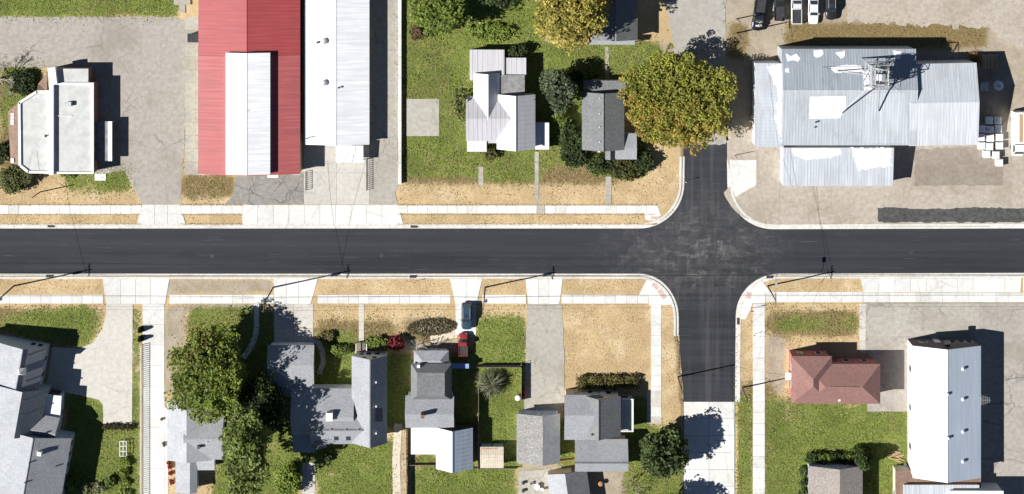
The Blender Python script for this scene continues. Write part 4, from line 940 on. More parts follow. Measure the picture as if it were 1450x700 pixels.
OR = [(.30, .165, .042), (.26, .15, .042), (.24, .165, .038)]
GREEN = [(.105, .14, .028), (.135, .17, .036), (.08, .112, .023)]
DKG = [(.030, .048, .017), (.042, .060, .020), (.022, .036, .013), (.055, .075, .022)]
GRG = [(.075, .095, .050), (.055, .075, .038), (.095, .115, .060)]
LIME = [(.15, .20, .030), (.12, .17, .028), (.18, .22, .045)]
YEL = [(.30, .25, .055), (.24, .21, .045), (.36, .28, .075), (.17, .165, .035)]
tree('maple_tree', 'huge round maple turning yellow and orange beside the north street', 960, 147, 84, 76, 9.6, 2.0, YG, .28, 1.3, seed=3, trunk_r=.5, split=Split(lambda d, r: (d[:, 1]*.8+d[:, 0]*.35 < -.02+.22*r.normal(size=len(d))) & (r.random(len(d)) < .8), OR))
tree('maple_tree', 'tall pale yellow tree cut by the top edge', 811, 12, 58, 60, 14.0, 4.0, YEL, .36, 1.2, seed=4, trunk_r=.42)
tree('maple_tree', 'bright green tree cut by the top edge on the lawn', 622, 8, 46, 46, 9.5, 2.0, GREEN+LIME, .34, 1.2, seed=5, trunk_r=.3)
tree('broadleaf_tree', 'tree with shade painted into dark leaves at the top edge between the green and yellow trees', 716, -14, 40, 26, 8, 2, DKG, .34, 1.0, seed=6)  # dark leaf palette puts the shadow between the two trees into the colour
tree('broadleaf_tree', 'grey-green tree pressed between the white house and the cottage', 792, 128, 29, 29, 7.5, 1.5, GRG, .34, 1.2, seed=7, trunk_r=.22)
tree('broadleaf_tree', 'slender olive tree against the west wall of the white roofed house', 652, 148, 15, 32, 4.8, .8, [(.12, .135, .04), (.16, .165, .055)], .3, .55, seed=8, trunk_r=.12)
tree('broadleaf_tree', 'long multi-trunk tree with rust tinted crown top shading the grey house', 292, 538, 60, 74, 12.8, 3.0, GREEN+LIME[:1]+YG[1:2], .3, 1.25, seed=9, trunk_r=.4, split=Split(lambda d, r: (d[:, 0] < .1) & (r.random(len(d)) < .35), [(.16, .125, .035), (.17, .12, .038), (.14, .13, .03)]))
tree('broadleaf_tree', 'lower light green tree trailing to the bottom edge beside the light grey house', 346, 640, 37, 74, 15.0, 5.0, GREEN+[(.16, .19, .06), (.13, .165, .045)], .38, 1.15, seed=10, trunk_r=.32)
tree('broadleaf_tree', 'lower canopy of the long tree by the attached garage, shade painted as dark leaves', 368, 580, 40, 52, 8.0, 1.5, DKG+GREEN[2:], .36, 1.1, seed=11, trunk_r=.3)  # dark leaf palette stands for shaded canopy and the shadow beside it
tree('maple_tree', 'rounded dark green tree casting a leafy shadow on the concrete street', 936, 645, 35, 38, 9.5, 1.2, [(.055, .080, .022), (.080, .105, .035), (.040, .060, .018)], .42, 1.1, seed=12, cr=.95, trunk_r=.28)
tree('broadleaf_tree', 'tree at the bottom edge casting shadow on the concrete street end', 950, 735, 30, 30, 9, 2, GREEN, .36, 1, seed=13)
def shrub(px, py, rx, ry, h, pal, label, name='shrub', seed=1, leaf=.26, dens=1.2, cr=.45, group=None, cat='shrub'):
    return tree(name, label, px, py, rx, ry, h, .05, pal, leaf, dens, group, cat, cr, seed, trunk_r=.06, shell=.5)
SG = 'shrubs around the cottage'
shrub(812, 110, 16, 10, 2.4, DKG, 'dark shrub at the north-west corner of the cottage', seed=1)
shrub(836, 107, 14, 8, 2.2, DKG+GREEN, 'shrub against the cottage rear wall', seed=2); shrub(797, 166, 12, 15, 3.0, GREEN, 'mid green shrub below the grey-green tree', seed=3)
shrub(806, 190, 16, 26, 2.8, DKG, 'tall dark shrub along the cottage west wall', seed=4); shrub(815, 222, 24, 18, 2.5, DKG, 'dark shrub before the cottage front corner', seed=5)
shrub(846, 234, 20, 16, 2.2, DKG+GREEN, 'low dark shrub under the cottage front window', seed=6); shrub(884, 240, 27, 18, 2.6, [(.06, .06, .018), (.085, .085, .025), (.045, .05, .015)], 'olive brown shrub in front of the cottage porch', seed=7)
shrub(912, 228, 16, 18, 2.6, DKG, 'dark shrub east of the cottage porch', seed=8); shrub(905, 100, 10, 7, 1.2, GREEN, 'low shrub at the edge of the big autumn tree', seed=9)
shrub(695, 218, 13, 10, 1.6, [(.11, .105, .03), (.07, .075, .02)], 'scrubby bush by the white house front door', seed=10); shrub(733, 72, 14, 12, 2.6, DKG, 'dark bush behind the white house rear roof', seed=11)
shrub(696, 46, 36, 14, 1.2, LIME, 'bright low shrubbery below the top trees', seed=12); shrub(590, 46, 13, 11, 2.0, [(.13, .085, .045), (.10, .07, .03)], 'brown shrub under the bright green tree', seed=13)
shrub(20, 254, 27, 21, 2.8, [(.085, .095, .03), (.12, .125, .045)], 'rounded olive bush at the corner of the flat roofed shop', seed=14, cr=.55); shrub(30, 118, 22, 20, 2.0, DKG, 'dark shrub beside the bare tree at the west edge', seed=15)
shrub(4, 216, 11, 16, 2.5, DKG, 'dark bush at the west edge below the bare tree', seed=16); shrub(98, 245, 12, 5, 1.2, GREEN, 'small bush under the shop front wall', seed=17)
shrub(559, 487, 13, 12, 2.4, [(.15, .016, .022), (.11, .012, .018), (.18, .03, .03)], 'small crimson shrub north of the narrow house', 'red_shrub', seed=18)
shrub(480, 497, 16, 10, 1.5, GREEN, 'low shrub beside the deck of the L-shaped house', seed=19); shrub(531, 486, 20, 9, 1.3, LIME+GREEN, 'lime ground shrub east of the deck', seed=20); shrub(460, 477, 14, 8, 1.0, [(.13, .12, .04)], 'dry low shrub near the garage path', seed=21)
shrub(408, 681, 21, 26, 3.0, LIME, 'bright lime bush at the bottom edge beside the footpath', seed=22, cr=.55); shrub(463, 649, 8, 7, 1.3, DKG, 'small round dark bush by the house rear door', seed=23)
for k, (x, y) in enumerate(((98, 684), (120, 692), (140, 690), (155, 682))): shrub(x, y, 13 if k < 2 else 9, 13 if k < 1 else 10, 1.6, [GREEN, [(.12, .13, .05), (.16, .17, .08)], [(.18, .18, .11), (.12, .14, .05)], GREEN][k], ['round green bush at the foot of the church wall', 'pale variegated bush next to the round green bush', 'greyish flowering bush near the vegetable patch', 'small green bush nearest the vegetable patch'][k], seed=30+k)
for k, y in enumerate((653, 668, 684, 700)): shrub(176, y, 9, 8, .9, LIME+GREEN, ['leafy vegetable clump below the trellis', 'second leafy clump from the trellis', 'third leafy clump from the trellis', 'leafy clump at the bottom edge of the vegetable patch'][k], 'vegetable_plant', seed=40+k, group='vegetable patch plants', cat='plant')
for k, (x, y) in enumerate(((1137, 668), (1138, 684), (1137, 698))): shrub(x, y, 6.5, 6.5, 1.3, DKG+GREEN, ['first round bush along the tan roofed house', 'second round bush along the tan roofed house', 'round bush at the bottom edge along the tan roofed house'][k], seed=50+k)
def hedge(name, label, x0, y0, x1, y1, h, pal, seed=1, leaf=.24):
    rg = np.random.default_rng(seed); a, b = W(x0, y1), W(x1, y0); t = thing(name, label, 'hedge', ((a.x+b.x)/2, (a.y+b.y)/2, -.05))
    ar = (b.x-a.x)*(b.y-a.y); n = int(ar*95)+300
    p = np.stack([rg.uniform(a.x, b.x, n), rg.uniform(a.y, b.y, n), h*np.sqrt(rg.random(n))], 1)
    p[:, 2] *= 1+.15*np.sin(p[:, 0]*2.1+seed)+.1*np.sin(p[:, 0]*5); p += rg.normal(size=p.shape)*.12
    pal = np.array(pal); nb = ((p[:, 0]*1.5+p[:, 1]*.6).astype(int)) % 7
    tint = pal[(nb+rg.integers(0, 2, n)) % len(pal)]*rg.uniform(1.0, 2.0, (n, 1)); p -= np.array([(a.x+b.x)/2, (a.y+b.y)/2, 0])
    link('foliage', leaf_mesh('foliage', p, leaf, tint), ((a.x+b.x)/2, (a.y+b.y)/2, 0), t)
    m = MB()
    for k in range(int((b.x-a.x)/.7)): x = a.x+.35+k*.7; m.tube((x, (a.y+b.y)/2, -.1), (x+rg.uniform(-.2, .2), (a.y+b.y)/2, h*.8), .03, .015, 4)
    m.build('stem', 'bark', t)
hedge('hedge', 'clipped olive hedge along the north wall of the corner house', 816, 531, 905, 548, 1.3, [(.10, .085, .03), (.13, .12, .04), (.07, .065, .02)], 2)
hedge('hedge', 'dark hedge before the blue gable of the tan roofed house', 1140, 640, 1208, 652, 1.5, DKG+GREEN, 3)
hedge('hedge', 'short dark hedge across the end of the church drive', 147, 600, 190, 607, .7, [(.06, .04, .025), (.05, .06, .02)], 4)
# conical evergreen
def conifer(name, label, px, py, r, h, pal, seed):
    rg = np.random.default_rng(seed); c = W(px, py); t = thing(name, label, 'tree', (c.x, c.y, -.05)); n = 5200
    z = h*(1-np.sqrt(rg.random(n))*.97); rr = r*np.sqrt(1-z/h)*(.55+.45*rg.random(n)**.5)*(1+.1*np.sin(z*5)); a = rg.uniform(0, 6.283, n)
    p = np.stack([rr*np.cos(a), rr*np.sin(a), z+.1], 1); pal = np.array(pal); tint = pal[((a*3).astype(int)+(z*1.5).astype(int)) % len(pal)]*rg.uniform(.8, 1.8, (n, 1))
    MB().tube((c.x, c.y, -.1), (c.x, c.y, h*.9), .16, .03, 6).build('trunk', 'bark', t); link('crown', leaf_mesh('crown', p, .24, tint, .1), (c.x, c.y, 0), t)
conifer('conifer_tree', 'conical evergreen at the corner of the tan roofed house with a long shadow', 1218, 645, 2.0, 5.6, [(.045, .075, .018), (.075, .10, .025), (.03, .05, .014)], 3)
# leafless and spiky plants
def bare(name, label, px, py, h, spread, mat, seed, depth=4, r=.14, cat='tree', n=7):
    rg = random.Random(seed); c = W(px, py); t = thing(name, label, cat, (c.x, c.y, -.05)); m = MB()
    MB().tube((c.x, c.y, -.1), (c.x, c.y, h*.4), r*1.2, r, 7).build('trunk', mat, t)
    for k in range(n):
        a = 6.28*k/n+rg.uniform(-.3, .3); limb(m, Vector((c.x, c.y, h*.38)), Vector((math.cos(a), math.sin(a), rg.uniform(.3, .9))).normalized(), spread*.42, r*.6, depth, rg, .55, .025)
    m.build('branches', mat, t)
bare('bare_tree', 'leafless silvery tree at the west edge beside the shop', 3, 110, 4.2, 3.6, 'dead_wood', 4)
bare('bare_shrub', 'pale leafless shrub before the narrow house porch', 592, 488, 1.9, 1.9, 'dead_wood', 6, 3, .06, 'shrub')
bare('bare_shrub', 'bleached leafless shrub before the porch steps next to the truck', 616, 488, 1.7, 1.5, 'dead_wood', 8, 3, .06, 'shrub')
bare('bare_shrub', 'brown leafless bush at the bottom edge near the round dark tree', 893, 688, 2.2, 2.2, 'fence_wood', 9, 4, .06, 'shrub')
def spiky(name, label, px, py, r, h, n, pal, seed, cat='plant'):
    rg = np.random.default_rng(seed); c = W(px, py); t = thing(name, label, cat, (c.x, c.y, -.05)); m = MB()
    MB().tube((c.x, c.y, -.1), (c.x, c.y, h*.6), .14, .1, 7).build('trunk', 'bark', t); v, f, tt = [], [], []
    for k in range(n):
        a = rg.uniform(0, 6.283); L_ = r*rg.uniform(.5, 1.1); el = rg.uniform(.05, 1.0); d = np.array([math.cos(a), math.sin(a), 0]); s_ = np.array([-d[1], d[0], 0])*.05
        b0 = np.array([0, 0, h*.55]); p1 = b0+d*L_*.5+np.array([0, 0, h*.45*el]); p2 = b0+d*L_+np.array([0, 0, h*(.3*el-.35)]); o_ = len(v)
        v += [b0-s_*.6, b0+s_*.6, p1-s_, p1+s_, p2-s_*.15, p2+s_*.15]; f += [(o_, o_+1, o_+3, o_+2), (o_+2, o_+3, o_+5, o_+4)]; cc = np.array(pal[k % len(pal)])*rg.uniform(.6, 1.4); tt += [cc]*6
    link('crown', np_mesh('crown', np.array(v), np.array(f), 'leaf', np.array(tt)), (c.x, c.y, 0), t)
spiky('spiky_plant', 'spiky grey-green plant with radiating fronds in the fenced yard', 695, 540, 2.9, 2.2, 420, [(.16, .16, .10), (.10, .12, .05), (.24, .23, .17), (.07, .085, .03)], 5)
spiky('dry_bush', 'orange-brown dried bush at the corner of the warehouse', 1377, 83, 1.5, 1.6, 260, [(.36, .20, .08), (.25, .13, .05), (.42, .26, .12)], 6, 'shrub')
# brush heap and weeds
rg = np.random.default_rng(3); n = 2600; a = rg.uniform(0, 6.28, n); rr = np.sqrt(rg.random(n)); c = W(612, 463)
p = np.stack([rr*np.cos(a)*4.4, rr*np.sin(a)*1.5+np.cos(a)*.3, .05+.5*(1-rr**2)*rg.random(n)], 1)
tint = np.array([(.25, .21, .13), (.16, .12, .07), (.34, .30, .2), (.11, .11, .05)])[rg.integers(0, 4, n)]
tag(link('brush_heap', leaf_mesh('brush_heap', p, .2, tint, .2, 'leaf', 3.0), (c.x, c.y, 0)), kind='stuff')
# grass blades and weeds over the lawns, straw stubble on the verges
hard = [road_poly, rect(-60, 289, 1000, 304), rect(-60, 416, 946, 431), rect(150, 394, 234, 430), rect(1060, 412, 1460, 429), rect(201, 430, 238, 700), rect(388, 394, 443, 500), rect(645, 430, 674, 474), rect(745, 394, 799, 590), rect(1066, 430, 1083, 700), rect(1222, 428, 1460, 583), rect(575, 140, 622, 193), rect(427, 655, 446, 700), [(150, 430), (188, 430), (187, 600), (146, 600), (146, 574), (92, 555), (66, 548), (74, 492), (112, 494), (132, 486), (145, 466)], rect(920, 430, 937, 590), rect(968, 569, 1040, 760),
        rect(-60, 316, 905, 324), rect(-60, 388, 905, 396), rect(1100, 386, 1460, 393), rect(194, 240, 263, 320), rect(262, 20, 281, 250), rect(318, 244, 566, 320), rect(234, 394, 240, 430), rect(388, 394, 450, 431), rect(637, 394, 684, 431), rect(744, 394, 798, 431), rect(1221, 391, 1460, 430), rect(1388, 428, 1460, 710), rect(186, 430, 202, 440), rect(918, 392, 962, 432), rect(1042, 392, 1084, 452), rect(508, 430, 516, 492), rect(359, 430, 367, 464), rect(677, 236, 685, 263), rect(757, 215, 763, 291), rect(857, 250, 866, 291), rect(732, 664, 786, 710), rect(916, 550, 937, 600), [(905, 324)]+NWC+[(969, 220), (961, 220)]+[(x-7, y-7) for x, y in NWC[::-1]], [(905, 388)]+SWC+[(961, 476), (953, 476)]+[(x-7, y+6) for x, y in SWC[::-1]]]
n = 330000; px = rg.uniform(-10, 1460, n); py = rg.uniform(-10, 710, n)
ix = np.clip(np.searchsorted(xs, px), 1, len(xs)-2); iy = np.clip(np.searchsorted(ys, py), 1, len(ys)-2)
dg, dd, dy_ = mg[iy, ix], md[iy, ix], my[iy, ix]
keep = (rg.random(n) < np.maximum(dg, .55*dy_)*(1-dd*.7))
for q in hard: keep &= ~inside(q, px, py)
px, py, dg, dy_ = px[keep], py[keep], dg[keep], dy_[keep]; n = len(px)
cen = np.stack([(px-725)*S, (350-py)*S, rg.uniform(.0, .05, n)], 1)
pg = np.array([(.145, .195, .036), (.115, .155, .028), (.19, .235, .05), (.24, .255, .07), (.32, .29, .12)]); pd = np.array([(.20, .16, .07), (.12, .10, .035), (.28, .22, .11)])
patch = np.sin(cen[:, 0]*.31+np.sin(cen[:, 1]*.23)*2)+np.sin(cen[:, 1]*.41+cen[:, 0]*.13)
isd = rg.random(n) < np.clip(.55*dy_+.12*(patch > .6), 0, .8)
tint = np.where(isd[:, None], pd[rg.integers(0, 3, n)], pg[np.clip(rg.integers(0, 4, n)+(patch > .9).astype(int), 0, 4)])*rg.uniform(.7, 1.3, (n, 1))
tag(link('grass', leaf_mesh('grass', cen, .15, tint, 1.6, 'grass_blade', 2.2), (0, 0, 0)), 'short patchy lawn grass and weeds', None, None, 'stuff')

n = 120000; px = rg.uniform(-10, 1460, n); py = rg.uniform(225, 710, n)
ix = np.clip(np.searchsorted(xs, px), 1, len(xs)-2); iy = np.clip(np.searchsorted(ys, py), 1, len(ys)-2)
keep = rg.random(n) < (1-mg[iy, ix])*(1-md[iy, ix])
for q in hard: keep &= ~inside(q, px, py)
keep &= ~((px > 1026) & (py < 330))
# a little straw and soil has strayed over the edges of the pavements
m_ = 5000; ex = np.concatenate([rg.uniform(-10, 200, m_//4), rg.uniform(563, 930, m_//2), rg.uniform(256, 343, m_-m_//4-m_//2)]); ey = np.array([290.2, 303.8, 317.6])[rg.integers(0, 3, m_)]+rg.normal(size=m_)*.6
px, py = np.concatenate([px[keep], ex]), np.concatenate([py[keep], ey]); n = len(px)
cen = np.stack([(px-725)*S, (350-py)*S, np.concatenate([rg.uniform(-.01, .012, n-m_), np.full(m_, .045)])], 1)
pt_ = np.sin(cen[:, 0]*.23+np.sin(cen[:, 1]*.35)*2)+np.sin(cen[:, 1]*.5+cen[:, 0]*.21)
sp_ = np.array([(.52, .395, .23), (.46, .345, .19), (.56, .44, .275), (.42, .31, .17), (.33, .245, .13), (.24, .20, .085)])
tint = sp_[np.clip(rg.integers(0, 4, n)+(pt_ > .7)+(rg.random(n) < .12), 0, 5)]*rg.uniform(.88, 1.12, (n, 1))
tag(link('straw', leaf_mesh('straw', cen, .11, tint, 2.5, 'grass_blade', 2.4), (0, 0, 0)), 'scattered straw mulch over bare seeded verges', None, None, 'stuff')

# ------------------------------------------------------------------ poles, wires, signs
POLES = []
def pole(px, py, h, label, arm=True, group='utility poles', mat='wood_pole', r=.15, arm_dir=(0, 1), extra=None):
    c = W(px, py); t = thing('utility_pole', label, 'utility pole', (c.x, c.y, -.1), group)
    MB().tube((c.x, c.y, -.2), (c.x, c.y, h), r, r*.65, 8).build('shaft', mat, t)
    ends = []
    if arm:
        ax, ay = arm_dir
        p0, p1 = (c.x-ax*1.15, c.y-ay*1.15, h-.35), (c.x+ax*1.15, c.y+ay*1.15, h-.35); ar = MB().tube(p0, p1, .075, .075, 4).build('crossarm', mat, t)
        for f in (-.95, -.45, .45, .95):
            q = (c.x+ax*1.15*f, c.y+ay*1.15*f, h-.3); MB().tube(q, (q[0], q[1], h-.08), .05, .035, 6).build('insulator', 'steel', ar); ends.append(Vector((q[0], q[1], h-.08)))
        MB().tube((c.x+ax*.7, c.y+ay*.7, h-.4), (c.x, c.y, h-1.1), .03).tube((c.x-ax*.7, c.y-ay*.7, h-.4), (c.x, c.y, h-1.1), .03).build('brace', 'steel', t)
    POLES.append((c, h, ends)); return t, c
P1 = pole(20, 405, 11.6, 'wooden utility pole with crossarm near the west edge of the south verge'); P2 = pole(387, 407, 11.6, 'wooden utility pole by the driveway of the L-shaped house')
P3 = pole(687, 407, 10.6, 'wooden utility pole by the parked dark car'); P4 = pole(1087, 405, 10.0, 'wooden utility pole with street lamp at the south-east corner')
P5 = pole(960, 534, 8.4, 'utility pole at the west kerb of the south street', arm=False); P6 = pole(1051, 549, 8.0, 'utility pole east of the south street facing the pink roofed house', arm=False); P7 = pole(1043, 47, 8.4, 'utility pole on the dry verge beside the parked trucks')
P7b = pole(1043, 27, 5.5, 'shorter utility pole just north of another by the parked trucks', arm=False, r=.11); P0 = pole(57, 272, 5.2, 'short reddish wooden pole in front of the flat roofed shop', arm=False, mat='red_wood_pole', r=.12)
P8 = pole(1041, 220, 3.0, 'short post at the corner of the gravel yard by the warehouse', arm=False, r=.08, mat='dark_steel')
for t, c in (P1, P2, P3):
    MB().tube((c.x+.35, c.y, 8.6), (c.x+.35, c.y, 9.6), .26, .26, 10).build('transformer', 'steel', t)
t, c = P4; MB().path([(c.x, c.y, 7.6), (c.x+.2, c.y+1.0, 8.1), (c.x+.3, c.y+2.2, 8.2)], .04).build('lamp_arm', 'steel', t); MB().box(c.x+.1, c.y+2.1, 8.1, c.x+.5, c.y+3.0, 8.28).build('lamp_head', 'steel', t)
def wire(a, b, sag, label, r=.016, n=14):
    pts = [a.lerp(b, i/n)-Vector((0, 0, sag*4*(i/n)*(1-i/n))) for i in range(n+1)]
    tag(MB().path(pts, r, 4).build('power_line', 'wire'), label, 'power line', 'overhead power lines')
main_p = [POLES[0], POLES[1], POLES[2], POLES[3]]
west0 = [Vector((-150, q.y, q.z)) for q in POLES[0][2]]; east0 = [Vector((150, q.y, q.z)) for q in POLES[3][2]]
names = ['west edge and the first pole', 'first and second poles', 'second and third poles', 'third pole and the corner pole', 'corner pole and the east edge']; ordn = ['southernmost', 'second', 'third', 'northernmost']
chain = [west0]+[p[2] for p in main_p]+[east0]
for i in range(5):
    for k in (0, 1, 3): wire(chain[i][k], chain[i+1][k], .55, '%s overhead wire between the %s' % (ordn[k], names[i]))
lowp = [Vector((-150, POLES[0][0].y+.2, 7.4))]+[Vector((p[0].x, p[0].y+.2, 7.4)) for p in main_p]+[Vector((150, POLES[3][0].y+.2, 7.4))]
for i in range(5): wire(lowp[i], lowp[i+1], .5, 'thick low cable between the %s' % names[i], .035)
def tip(P, dz=.2): return Vector((P[0].x, P[0].y, P[1]-dz))
wire(tip(POLES[3]), tip(POLES[4]), .5, 'wire from the corner pole across the south street'); wire(tip(POLES[4]), tip(POLES[5]), .3, 'wire between the two south street poles')
wire(tip(POLES[3], 1.2), tip(POLES[5], .8), .4, 'wire from the corner pole to the pole facing the pink house'); wire(tip(POLES[3]), tip(POLES[6]), .8, 'long wire from the corner pole north over the road'); wire(tip(POLES[1], 1.5), W(500, 205, 2.9), .5, 'service wire from the second pole to the white metal building')
wire(tip(POLES[3], .9), W(1108, 200, 5.6), .5, 'service wire from the corner pole to the warehouse')
wire(tip(POLES[5], .4), W(1122, 536, 3.8), .3, 'service wire from the pole to the pink roofed house')
wire(tip(POLES[4], .3), W(985, 760, 8), .4, 'wire running south from the pole at the west kerb')
wire(tip(POLES[0], .9), W(46, 215, 3.4), .4, 'pale service wire from the first pole to the flat roofed shop', .018)
wire(tip(POLES[1], .9), W(428, 240, 3.5), .4, 'service wire from the second pole to the red building', .018)
def sign(px, py, h, label, col='red_paint', w=.6, ang=0.0, octo=True):
    c = W(px, py); t = thing('street_sign', label, 'sign', (c.x, c.y, -.05)); MB().tube((c.x, c.y, -.1), (c.x, c.y, h), .035, .035, 6).build('post', 'steel', t)
    d = Vector((math.cos(ang), math.sin(ang), 0)); nn = Vector((-d.y, d.x, 0))*.02; k = 8 if octo else 4; o0 = math.pi/8 if octo else math.pi/4
    ring = [Vector((c.x, c.y, h-w*.45))+d*math.cos(o0+i*6.2832/k)*w*.55+Vector((0, 0, 1))*math.sin(o0+i*6.2832/k)*w*.55 for i in range(k)]
    MB().hexa([p+nn*1.6 for p in ring], [p+nn*4 for p in ring]).build('plate', col, t)
sign(1063, 437, 2.3, 'octagonal street sign on the east verge of the south street'); sign(970, 256, 2.0, 'small sign at the kerb of the north street', 'trim_white', .4, 0, False); sign(1067, 473, 1.4, 'short sign beside the south-east sidewalk', 'dark_steel', .4, 0, False)
sign(588, 398, 1.6, 'short post sign on the straw verge of the south side', 'dark_steel', .35, .4, False); sign(738, 514, 1.5, 'small post at the driveway fence corner', 'steel', .3, 0, False)
def bollard(px, py, h, label):
    c = W(px, py); t = thing('bollard', label, 'bollard', (c.x, c.y, -.05), 'bollards at the head of the walkway')
    MB().tube((c.x, c.y, -.1), (c.x, c.y, h), .14, .14, 10).build('shaft', 'dark_steel', t); MB().tube((c.x, c.y, h), (c.x, c.y, h+.08), .15, .05, 10).build('cap', 'dark_steel', t)
conifer('small_conifer', 'slim upright juniper at the head of the picket railing, farther from it', 200, 466, .42, 1.7, DKG, 8); conifer('small_conifer', 'slim upright juniper at the head of the picket railing, nearer to it', 200, 479, .42, 1.7, DKG, 9)

# ------------------------------------------------------------------ fences, railings, walls
def picket_rail(name, label, x, y0, y1, h, step, mat='dark_steel', pick=.035, rails=(.95, .15), w=.05):
    p, q = W(x, y1), W(x, y0); t = thing(name, label, 'railing' if 'rail' in name else 'fence', (p.x, (p.y+q.y)/2, -.05)); L_ = q.y-p.y; n = int(L_/step)
    for f in rails: block('rail', mat, t, p.x-w/2, p.y, h*f-.03, p.x+w/2, q.y, h*f+.03)
    for k in range(n+1): y = p.y+L_*k/n; block('picket', mat, t, p.x-pick, y-pick, -.05, p.x+pick, y+pick, h)
picket_rail('picket_railing', 'long white picket railing casting a striped shadow on the walkway', 201, 488, 745, 1.3, .36, 'white_paint', .055)
picket_rail('handrail', 'dark handrail on the driveway in front of the red building end', 433.5, 243, 269, 1.0, .35, 'dark_steel', .04); picket_rail('handrail', 'dark handrail at the east side of the white metal building drive', 519.5, 226, 269, 1.0, .35, 'dark_steel', .04)
p, q = W(566.5, 260), W(566.5, -100); t = thing('low_wall', 'long pale concrete wall between the alley and the lawn', 'wall', (p.x, (p.y+q.y)/2, -.05))
n = 12
for k in range(n):
    y0 = p.y+(q.y-p.y)*k/n; y1 = p.y+(q.y-p.y)*(k+1)/n-.03; block('wall_panel', 'curb_concrete', t, p.x-.2, y0, -.1, p.x+.2, y1, .72)
    block('coping', 'pale_concrete', t, p.x-.28, y0, .72, p.x+.28, y1, .80)
def fence(label, pts, h, mat='fence_wood', group=None, pw=2.4):
    c = W(*pts[0]); t = thing('wooden_fence', label, 'fence', (c.x, c.y, -.05), group)
    for a, b in zip(pts[:-1], pts[1:]):
        p, q = W(*a), W(*b); n = max(1, round((q-p).length/pw)); d = (q-p)/n; u = d.normalized(); v = Vector((-u.y, u.x, 0))*.03
        for k in range(n):
            s0, s1 = p+d*k+u*.06, p+d*(k+1)-u*.06
            MB().prism([tuple((w_).xy) for w_ in (s0-v, s1-v, s1+v, s0+v)], .05, h).build('panel', mat, t)
            MB().box(p.x+d.x*k-.05, p.y+d.y*k-.05, -.1, p.x+d.x*k+.05, p.y+d.y*k+.05, h+.08).build('post', mat, t)
        MB().box(q.x-.05, q.y-.05, -.1, q.x+.05, q.y+.05, h+.08).build('post', mat, t)
fence('weathered board fence around the yard of the spiky plant', [(676, 517), (738, 517), (738, 566)], 1.5); fence('board fence along the west side of the spiky plant yard', [(678, 546), (677, 662)], 1.5); fence('dark wire fence west of the white carport', [(576, 608), (577, 760)], 1.2, 'dark_steel', None, 2.0)
fence('low red board fence between the garage and the corner house', [(789, 652), (812, 649)], .8, 'rust_sheet'); fence('board fence closing the back lawn below the carport', [(578, 657), (617, 657)], .8)
fence('fence along the rear of the double garage', [(671, 662), (732, 662)], .7)

